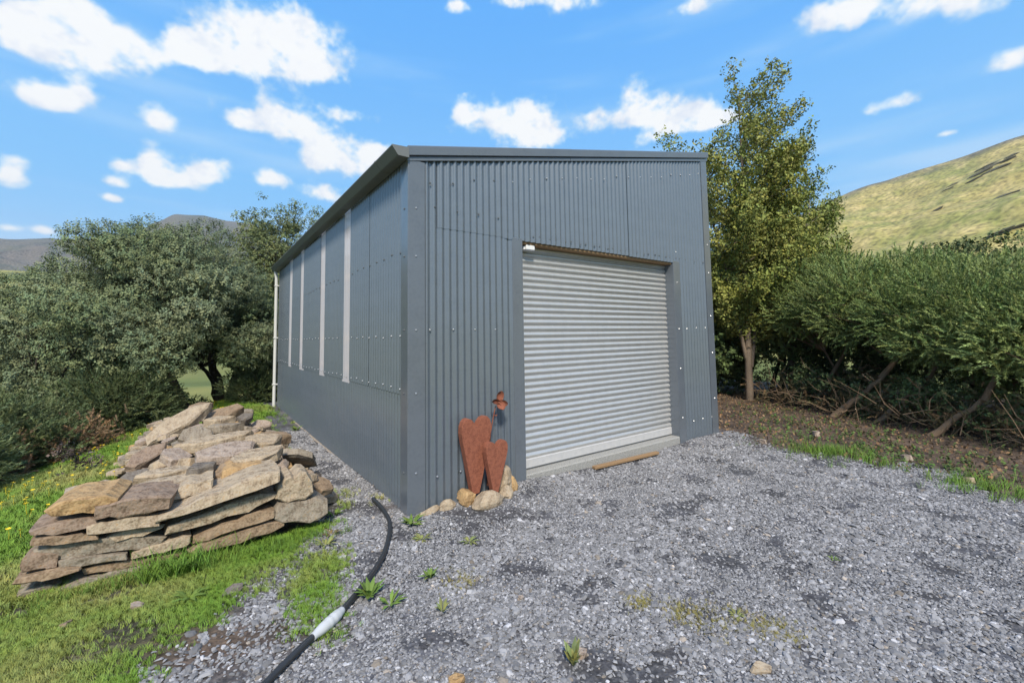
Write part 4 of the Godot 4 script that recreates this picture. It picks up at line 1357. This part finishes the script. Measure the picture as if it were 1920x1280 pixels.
func make_left_bushes() -> void:
	rng.seed = 67
	var dk := Color(0.085, 0.12, 0.045)
	var lt := Color(0.15, 0.195, 0.082)
	for a in [[-4.6, -4.6, 0.95, 1.0, 0.75, 40, "dark gorse bush at the left edge of the lawn"], [-5.3, -6.6, 1.2, 1.2, 0.85, 44, "gorse bush behind the left edge one, under the willow"], [-4.0, -6.3, 0.75, 0.8, 0.6, 34, "low gorse bush beside the dry bracken"],
		[-2.95, -8.3, 0.85, 0.95, 0.75, 40, "rounded gorse bush below the willow trunks"], [-4.2, -8.6, 1.1, 1.1, 0.8, 40, "gorse bush in the shade of the willow crown"], [-6.4, -4.4, 1.2, 1.2, 0.8, 34, "gorse bush far left down the bank"]]:
		gorse(Vector3(a[0], 0, a[1]), Vector3(a[2], a[3] * 0.8, a[2]), a[4] * 0.8, a[5], a[6], [], dk, lt, 620.0, -0.75)
	gorse(Vector3(-0.25, 0, -9.3), Vector3(0.45, 0.4, 0.5), 0.3, 16, "small dark bush by the shed's rear left corner", [], dk, lt, 700.0, -0.5)
	# little copper-leaved shrub on the lawn
	var b := Vector3(-2.72, gh(-2.72, -3.75), -3.75)
	var t := thing("copper_shrub", "small copper-leaved shrub standing alone on the lawn", "shrub", b)
	var cl := []
	for k in 12: cl.append([Vector3(rng.randf_range(-0.17, 0.17), rng.randf_range(0.06, 0.38), rng.randf_range(-0.14, 0.14)), rng.randf_range(0.05, 0.09)])
	var st := begin()
	limbs(st, [Vector3(0, 0, 0), Vector3(0.02, 0.15, 0)], cl, 0.008, 0.003)
	part("stems", done(st), M.bark, t)
	foliage(t, LEAF[2], M.leaf, cl, Vector3(0, 0.2, 0), 1700.0, Vector2(0.5, 0.8), Color(0.07, 0.05, 0.048), Color(0.125, 0.095, 0.088))
	# dry bracken
	var buf := PackedFloat32Array()
	for k in 900:
		var which := k % 3
		var c: Vector3 = [Vector3(-3.55, 0.1, -7.2), Vector3(-3.1, 0.0, -6.3), Vector3(-3.9, 0.0, -5.6)][which]
		var p := c + Vector3(rng.randfn(0, 0.2), absf(rng.randfn(0, 0.22)), rng.randfn(0, 0.2))
		p.y += gh(p.x, p.z)
		var s := rng.randf_range(0.7, 1.4)
		put(buf, facing(rv() + Vector3(0, 0.6, 0), rng.randf() * TAU, Vector3(s, s, s)), p, vary(Color(0.25, 0.16, 0.09), 0.1, 0.3))
	tag(many("dry_bracken", SPINE, M.dead, buf, self), "dry brown bracken between the bushes on the left", "bracken", "", "stuff")

# ---------------------------------------------------------------- small things
func weed(at: Vector3, label: String, n: int, l: float, c: Color, upright: float) -> void:
	at.y = gh(at.x, at.z) + 0.004
	var t := thing("weed", label, "weed", at, "weeds in the gravel")
	var st := begin()
	for k in n:
		var a := TAU * k / n + rng.randf_range(-0.4, 0.4)
		var d := Vector3(cos(a), upright * rng.randf_range(0.5, 1.5), sin(a)).normalized()
		var s := Vector3(-sin(a), 0, cos(a)) * l * rng.randf_range(0.07, 0.13)
		var ll := l * rng.randf_range(0.55, 1.1)
		var col := vary(c, 0.15, 0.3)
		var droop := Vector3(0, -ll * 0.22, 0)
		var p0 := Vector3(cos(a), 0, sin(a)) * 0.006
		var pts := [p0, p0 + d * ll * 0.5, p0 + d * ll + droop]
		st.set_color(col)
		tri(st, pts[0], pts[1] + s, pts[1] + Vector3(0, 0.003, 0)); tri(st, pts[0], pts[1] + Vector3(0, 0.003, 0), pts[1] - s)
		tri(st, pts[1] + s, pts[2], pts[1] + Vector3(0, 0.003, 0)); tri(st, pts[1] + Vector3(0, 0.003, 0), pts[2], pts[1] - s)
	part("leaves", done(st), M.grass, t)

func make_small_things() -> void:
	rng.seed = 71
	# water pipe
	var hose := thing("water_pipe", "black plastic water pipe curving over the gravel", "pipe")
	var curve := Curve3D.new()
	curve.bake_interval = 0.02
	var pts := [Vector3(-0.155, 0, -0.50), Vector3(-0.165, 0, -0.2), Vector3(-0.235, 0, 0.17), Vector3(-0.46, 0, 0.63), Vector3(-0.80, 0, 1.03), Vector3(-1.07, 0, 1.25), Vector3(-1.25, 0, 1.39), Vector3(-1.55, 0, 1.68), Vector3(-1.9, 0, 2.2)]
	for k in pts.size():
		var p: Vector3 = pts[k]
		p.y = gh(p.x, p.z) + 0.030
		var tg: Vector3 = (pts[mini(k + 1, pts.size() - 1)] - pts[maxi(k - 1, 0)]) * 0.17
		curve.add_point(p, -tg, tg)
	var line := curve.get_baked_points()
	var path := []
	for k in range(0, line.size(), 1): path.append(line[k] as Vector3)
	var step := []
	var every := maxi(1, path.size() / 130)
	for k in range(0, path.size(), every): step.append(path[k])
	var st := begin()
	var rad := []
	for p in step: rad.append(0.0175)
	tube(st, step, rad, 12)
	part("hose", done(st), M.hose, hose)
	# white tape round the joint
	var near := []
	for p in step:
		if (p as Vector3).x < -0.83 and (p as Vector3).x > -1.04: near.append(p)
	rad = []
	for k in near.size():
		var u := k / float(near.size() - 1)
		rad.append(0.0185 + 0.014 * sin(PI * clampf(u * 0.9 + 0.05, 0, 1)) + rng.randf_range(-0.0025, 0.0025))
	st = begin()
	tube(st, near, rad, 11)
	tag(part("tape_wrap", done(st), M.tape, hose), "silvery white tape wrapped round the pipe joint", "")
	# timber batten by the sill
	st = begin()
	cbox(st, Vector3(-0.56, -0.02, -0.03), Vector3(0.56, 0.012, 0.03), 0.004)
	var tb := part("timber_batten", done(st), M.timber, self)
	tb.position = Vector3(2.78, 0.018, 0.115)
	tb.rotation.y = -0.05
	tag(tb, "weathered timber batten lying along the concrete sill", "timber")
	# fence post and stump at the end of the lawn
	st = begin()
	tube(st, [Vector3(0, -0.2, 0), Vector3(0.01, 0.3, 0), Vector3(0.0, 0.62, 0.0)], [0.045, 0.042, 0.04], 8)
	var post := part("fence_post", done(st), M.bark, self)
	post.position = Vector3(-0.72, gh(-0.72, -10.6), -10.6)
	tag(post, "old dark wooden fence post beyond the stone pile", "post")
	st = begin()
	tube(st, [Vector3(0, -0.2, 0), Vector3(0.03, 0.2, 0), Vector3(-0.06, 0.42, 0.0)], [0.09, 0.075, 0.05], 8)
	var stump := part("stump", done(st), M.bark, self)
	stump.position = Vector3(-0.50, gh(-0.50, -10.2), -10.2)
	tag(stump, "short broken tree stump beside the fence post", "stump")
	# single stones lying about
	for a in [[-2.15, -7.0, 0.16, 0.08, "l", "whitish boulder on the lawn edge behind the stone pile"], [0.62, 2.67, 0.045, 0.018, "t", "pale flat stone on the gravel in the right foreground"], [-0.55, 1.89, 0.035, 0.022, "o", "tan stone at the bottom edge of the gravel"], [0.07, 1.54, 0.022, 0.010, "l", "small whitish stone on the gravel before the hearts"],
		[0.02, 2.11, 0.035, 0.018, "l", "pale grey stone on the gravel beside a thin weed"], [-2.10, 0.23, 0.03, 0.012, "r", "reddish chip lying in the grass before the pile"], [-1.80, 0.27, 0.035, 0.018, "l", "white stone in the grass before the stone pile"], [4.95, 0.72, 0.05, 0.03, "l", "pale stone on the earth near the shed's right corner"],
		[6.05, 0.98, 0.07, 0.04, "l", "pale stone under the first gorse bush"], [5.45, 2.14, 0.07, 0.035, "l", "light stone on the earth before the middle gorse"], [4.9, 2.75, 0.06, 0.03, "t", "light stone on the earth by the right edge grass"], [-1.33, 0.42, 0.07, 0.012, "d", "grey slate sliver standing up in the thin grass"]]:
		var o := part("loose_stone", flagstone(int(a[0] * 100 + 900), a[2], a[2] * 0.7, a[3]), M["stone_" + a[4]], self)
		o.position = Vector3(a[0], gh(a[0], a[1]) + a[3] * 0.7, a[1])
		o.rotation = Vector3(rng.randf_range(-0.2, 0.2), rng.randf() * TAU, rng.randf_range(-0.2, 0.2))
		tag(o, a[5], "stone", "single stones lying about")
	var g1 := Color(0.12, 0.19, 0.03)
	var g2 := Color(0.17, 0.19, 0.06)
	var g3 := Color(0.16, 0.12, 0.05)
	for a in [[-0.53, -0.41, 14, 0.13, g1, 0.8, "green weed between the stone pile and the wall"], [-0.06, 0.20, 20, 0.15, g1, 0.7, "bright green weed at the foot of the shed corner"], [-0.64, -0.03, 12, 0.10, g3, 0.6, "reddish low weed right of the long bottom slab"], [-0.72, 0.13, 18, 0.13, g2, 0.6, "mixed green and red weed in the gravel by the pile"],
		[0.18, 0.74, 14, 0.09, g2, 0.4, "flat olive weed before the heart sculpture"], [-0.27, 1.01, 16, 0.10, g1, 1.2, "small grassy weed right of the pipe bend"], [-0.36, 1.37, 12, 0.09, g2, 1.2, "thin weed in the gravel right of the tape"], [-0.66, 0.99, 22, 0.14, g1, 1.4, "tall green weed leaning over the pipe"],
		[-0.58, 1.13, 14, 0.11, g1, 0.8, "leafy weed just right of the pipe below its bend"], [-0.05, 2.13, 16, 0.13, g2, 2.4, "thin upright weed in the bottom foreground"], [0.92, 2.41, 14, 0.06, g2, 0.6, "tiny moss green weed in the right foreground"], [2.05, 2.50, 10, 0.05, g1, 0.6, "tiny bright weed alone on the gravel right"],
		[-0.15, -4.6, 16, 0.16, g1, 0.8, "weed against the wall halfway down the path"], [-0.36, -2.6, 12, 0.13, g1, 0.6, "flat weed on the gravel path"], [-0.09, 0.48, 14, 0.10, g2, 0.4, "yellowish flat weed before the shed corner"], [-1.55, 0.35, 16, 0.12, g1, 0.5, "broad leaved rosette in the grass before the pile"]]:
		weed(Vector3(a[0], 0, a[1]), a[6], a[2], a[3], a[4], a[5])
	# ground weeds under the hedge
	var buf := PackedFloat32Array()
	for k in 700:
		var w: Array = [[5.9, 0.75, 0.35], [6.3, 1.35, 0.4], [5.6, 1.9, 0.3], [6.9, 0.3, 0.5], [7.3, 1.3, 0.5], [5.3, 2.7, 0.35], [6.4, 2.5, 0.6], [7.6, -0.4, 0.5], [6.0, 3.4, 0.5]][k % 9]
		var p := Vector3(w[0] + rng.randfn(0, w[2]), 0, w[1] + rng.randfn(0, w[2]))
		if p.x < 4.8: continue
		p.y = gh(p.x, p.z) + 0.01
		var s := rng.randf_range(0.3, 0.7)
		put(buf, facing(Vector3(rng.randf_range(-0.5, 0.5), 1, rng.randf_range(-0.5, 0.5)), rng.randf() * TAU, Vector3(s, s * 0.8, s)), p, vary(Color(0.085, 0.15, 0.03), 0.12, 0.3))
	tag(many("undergrowth", LEAF[1], M.leaf, buf, self), "small green weeds growing on the earth before the hedge", "undergrowth", "", "stuff")
	# leaf litter and chips on the earth
	var leaf := leafy(1, 0.016, 0.045, 0.02, 4)
	buf = PackedFloat32Array()
	for k in 9000:
		var p := Vector3(rng.randf_range(4.9, 9.5), 0, rng.randf_range(-3.2, 4.2))
		if rng.randf() > earthy(p.x, p.z): continue
		p.y = gh(p.x, p.z) + 0.006
		var s := rng.randf_range(0.6, 1.4)
		put(buf, facing(rv() * Vector3(1, 0.25, 1), rng.randf() * TAU, Vector3(s, s, s)), p, vary(Color(0.20, 0.13, 0.075), 0.15, 0.5))
	tag(many("leaf_litter", leaf, M.dead, buf, self), "fallen brown leaves on the bare earth by the hedge", "leaf litter", "", "stuff")
	# buttercups on the lawn
	st = begin()
	tube(st, [Vector3(0, 0, 0), Vector3(0.004, 0.06, 0.0), Vector3(0, 0.105, 0.003)], [0.0015, 0.0013, 0.001], 4)
	for k in 5:
		var a := TAU * k / 5.0
		var d := Vector3(cos(a), 0.45, sin(a)) * 0.017
		var s := Vector3(-sin(a), 0, cos(a)) * 0.010
		quad(st, Vector3(0, 0.105, 0.003), Vector3(0, 0.105, 0.003) + d * 0.6 + s, Vector3(0, 0.107, 0.003) + d, Vector3(0, 0.105, 0.003) + d * 0.6 - s)
	var cup := done(st)
	buf = PackedFloat32Array()
	for k in 240:
		var z := rng.randf_range(-9.5, -1.0)
		var p := Vector3(lerpf(bank_edge(z) - 0.4, -2.0 if z > -4.5 else -0.8, pow(rng.randf(), 0.9)), 0, z)
		p.y = gh(p.x, p.z)
		var s := rng.randf_range(0.7, 1.15)
		put(buf, facing(Vector3(rng.randf_range(-0.2, 0.2), 1, rng.randf_range(-0.2, 0.2)), rng.randf() * TAU, Vector3(s, s, s)), p, Color(0.75, 0.56, 0.02))
	tag(many("buttercups", cup, M.grass, buf, self), "yellow buttercups dotted over the lawn left of the pile", "flowers", "", "stuff")

func make_gravel() -> void:
	rng.seed = 83
	var bufs := [PackedFloat32Array(), PackedFloat32Array(), PackedFloat32Array(), PackedFloat32Array()]
	var eye := Vector2(-1.544, 3.754)
	var count := 0
	for k in 420000:
		var a := rng.randf_range(-0.30, 1.56)
		var d := 1.35 + 7.2 * pow(rng.randf(), 0.75)
		var x := eye.x + sin(a) * d
		var z := eye.y - cos(a) * d
		if x > -0.02 and z < 0.03: continue
		if rng.randf() < grassy(x, z) * 1.3 - 0.12: continue
		if rng.randf() < earthy(x, z) * (1.25 if x > 0.0 else 0.85): continue
		var n := big.get_noise_2d(x * 22.0 + 30.0, z * 22.0) + 0.35 * fine.get_noise_2d(x * 30.0, z * 30.0)
		if rng.randf() < smooth(0.05, 0.4, n) * 0.85: continue
		var coarse := 0.5 + big.get_noise_2d(x * 14.0, z * 14.0 + 60.0)
		var s := rng.randf_range(0.0040, 0.0092) * (0.8 + 0.6 * clampf(coarse, 0, 1))
		if rng.randf() < 0.035: s *= rng.randf_range(1.5, 2.3)
		s *= lerpf(1.0, 1.25, clampf((d - 3.5) / 4.0, 0, 1))
		var l := 0.13 + 0.19 * pow(rng.randf(), 1.4)
		if rng.randf() < 0.05: l = rng.randf_range(0.34, 0.5)
		var c := Color(l, l * 1.005, l * 1.06)
		if rng.randf() < 0.03: c = Color(l * 1.15, l * 1.0, l * 0.85)
		var b := Basis.from_euler(Vector3(rng.randf_range(-0.5, 0.5), rng.randf() * TAU, rng.randf_range(-0.5, 0.5))).scaled_local(Vector3(s * rng.randf_range(0.9, 1.7), s * rng.randf_range(0.45, 0.9), s))
		put(bufs[count % 4], b, Vector3(x, gh(x, z) + s * 0.25, z), c)
		count += 1
	for k in 4:
		var st := begin()
		var r := RandomNumberGenerator.new()
		r.seed = 200 + k
		var up := []
		var dn := []
		var n := 6
		for i in n:
			var a := TAU * (i + r.randf_range(-0.3, 0.3)) / n
			up.append(Vector3(cos(a) * r.randf_range(0.5, 0.8), 0.7 + r.randf_range(-0.25, 0.25), sin(a) * r.randf_range(0.5, 0.8)))
			dn.append(Vector3(cos(a) * r.randf_range(0.9, 1.2), r.randf_range(-0.3, 0.1), sin(a) * r.randf_range(0.9, 1.2)))
		st.set_smooth_group(-1)
		for i in n:
			var j := (i + 1) % n
			quad(st, dn[j], up[j], up[i], dn[i])
			tri(st, up[i], up[j], Vector3(0, 0.78, 0))
		tag(many("gravel", done(st), M.pebble, bufs[k], self), "crushed grey stone chippings of the yard and path", "gravel", "", "stuff")
	print("gravel ", count)

func make_grass() -> void:
	rng.seed = 97
	var tuft := func(n: int, h: float, w: float, lean: float, sd: int) -> ArrayMesh:
		var r := RandomNumberGenerator.new()
		r.seed = sd
		var v := PackedVector3Array()
		var nr := PackedVector3Array()
		var idx := PackedInt32Array()
		for k in n:
			var a := r.randf() * TAU
			var base := Vector3(r.randf_range(-1, 1), 0, r.randf_range(-1, 1)) * h * 0.35
			var d := Vector3(cos(a), 0, sin(a)) * lean * r.randf_range(0.3, 1.2)
			var s := Vector3(-sin(a), 0, cos(a)) * w
			var hh := h * r.randf_range(0.55, 1.15)
			var i := v.size()
			v.append_array(PackedVector3Array([base - s, base + s, base + d * hh * 0.45 + Vector3(0, hh * 0.6, 0) + s * 0.7, base + d * hh * 0.45 + Vector3(0, hh * 0.6, 0) - s * 0.7, base + d * hh * 1.2 + Vector3(0, hh * 0.92, 0)]))
			var nn := Vector3(-d.x, 0.8, -d.z).normalized()
			for q in 5: nr.append(nn)
			idx.append_array(PackedInt32Array([i, i + 2, i + 1, i, i + 3, i + 2, i + 3, i + 4, i + 2]))
		return arr_mesh(v, nr, idx)
	var short: ArrayMesh = tuft.call(9, 0.042, 0.0018, 0.75, 3)
	var tall: ArrayMesh = tuft.call(14, 0.15, 0.0026, 0.7, 5)
	var buf := PackedFloat32Array()
	var eye := Vector2(-1.544, 3.754)
	for k in 185000:
		var a := rng.randf_range(-0.36, 0.42)
		var d := 1.5 + 12.5 * pow(rng.randf(), 0.85)
		if k > 105000:
			a = rng.randf_range(-0.36, 0.5)
			d = rng.randf_range(1.6, 4.3)
		if k > 150000: # the lawn goes on out of view to the left
			a = rng.randf_range(-1.35, -0.34)
			d = rng.randf_range(0.8, 6.5)
		var x := eye.x + sin(a) * d
		var z := eye.y - cos(a) * d
		if x > -0.02 and z < 0.05: continue
		var g := grassy(x, z)
		if rng.randf() > g * 1.1: continue
		if rng.randf() < earthy(x, z) * 0.8: continue
		if mound(x, z) > 0.06 and z < -0.3: continue
		if z > -0.3 and rng.randf() < smooth(0.05, 0.4, fine.get_noise_2d(x * 26.0 + 5.0, z * 26.0)) * 0.75: continue
		var dry := fine.get_noise_2d(x * 11.0, z * 11.0) * 0.9 + big.get_noise_2d(x * 6.0, z * 6.0)
		var c := Color(0.155, 0.275, 0.028).lerp(Color(0.31, 0.31, 0.095), clampf(0.14 + dry * 0.9 + (0.2 if z > -0.2 else 0.0), 0, 1))
		var s := rng.randf_range(0.7, 1.25) * lerpf(0.9, 1.7, clampf((d - 4.0) / 8.0, 0, 1))
		if z > -0.1: s *= 0.72
		put(buf, facing(Vector3(rng.randf_range(-0.2, 0.2), 1, rng.randf_range(-0.2, 0.2)), rng.randf() * TAU, Vector3(s * 1.2, s, s * 1.2)), Vector3(x, gh(x, z) - 0.003, z), vary(c, 0.1, 0.25))
	tag(many("lawn_grass", short, M.grass, buf, self), "short green grass of the lawn around the stone pile", "grass", "", "stuff")
	buf = PackedFloat32Array()
	for k in 900:
		var c: Array = [[0.80, 2.36, 0.10], [0.92, 2.50, 0.07], [0.72, 2.22, 0.06], [0.98, 2.62, 0.06], [0.62, 2.0, 0.05], [-0.12, 1.15, 0.07]][k % 6]
		var x: float = c[0] + rng.randfn(0, c[2])
		var z: float = c[1] + rng.randfn(0, c[2])
		var q := rng.randf_range(0.25, 0.5)
		put(buf, facing(Vector3(rng.randf_range(-0.4, 0.4), 1, rng.randf_range(-0.4, 0.4)), rng.randf() * TAU, Vector3(q, q, q)), Vector3(x, gh(x, z) + 0.003, z), vary(Color(0.28, 0.25, 0.07), 0.1, 0.25))
	tag(many("moss", short, M.grass, buf, self), "yellowish moss patches in the gravel of the foreground", "moss", "", "stuff")
	buf = PackedFloat32Array()
	var spots := []
	for k in 120: spots.append([rng.randf_range(-2.3, -0.75), rng.randf_range(-0.22, -0.05), 0.5])
	for k in 60: spots.append([rng.randfn(-1.62, 0.12), rng.randf_range(-0.2, 0.0), 1.0])
	for k in 40: spots.append([rng.randfn(-0.82, 0.16), rng.randf_range(-0.2, 0.05), 0.55])
	for k in 150: spots.append([5.05 + rng.randfn(0, 0.22), 1.55 + rng.randfn(0, 0.28), 0.75])
	for k in 130: spots.append([4.75 + rng.randfn(0, 0.22), 3.05 + rng.randfn(0, 0.35), 0.75])
	for k in 60: spots.append([5.0 + rng.randfn(0, 0.3), 0.95 + rng.randfn(0, 0.3), 0.35])
	for k in 160: spots.append([rng.randf_range(-0.75, -0.42), rng.randf_range(-8.5, -4.2), 0.55])
	for k in 260: spots.append([rng.randf_range(-2.6, -0.5), rng.randf_range(-10.5, -5.6), 0.6])
	for k in 40: spots.append([rng.randf_range(-0.3, -0.05), rng.randfn(-6.2, 0.8), 0.5])
	for s in spots:
		var q: float = s[2] * rng.randf_range(0.6, 1.2)
		put(buf, facing(Vector3(rng.randf_range(-0.25, 0.25), 1, rng.randf_range(-0.1, 0.3)), rng.randf() * TAU, Vector3(q, q, q)), Vector3(s[0], gh(s[0], s[1]) - 0.004, s[1]), vary(Color(0.105, 0.20, 0.02), 0.12, 0.3))
	tag(many("tall_grass", tall, M.grass, buf, self), "longer grass tufts at the edges of the pile and yard", "grass", "", "stuff")
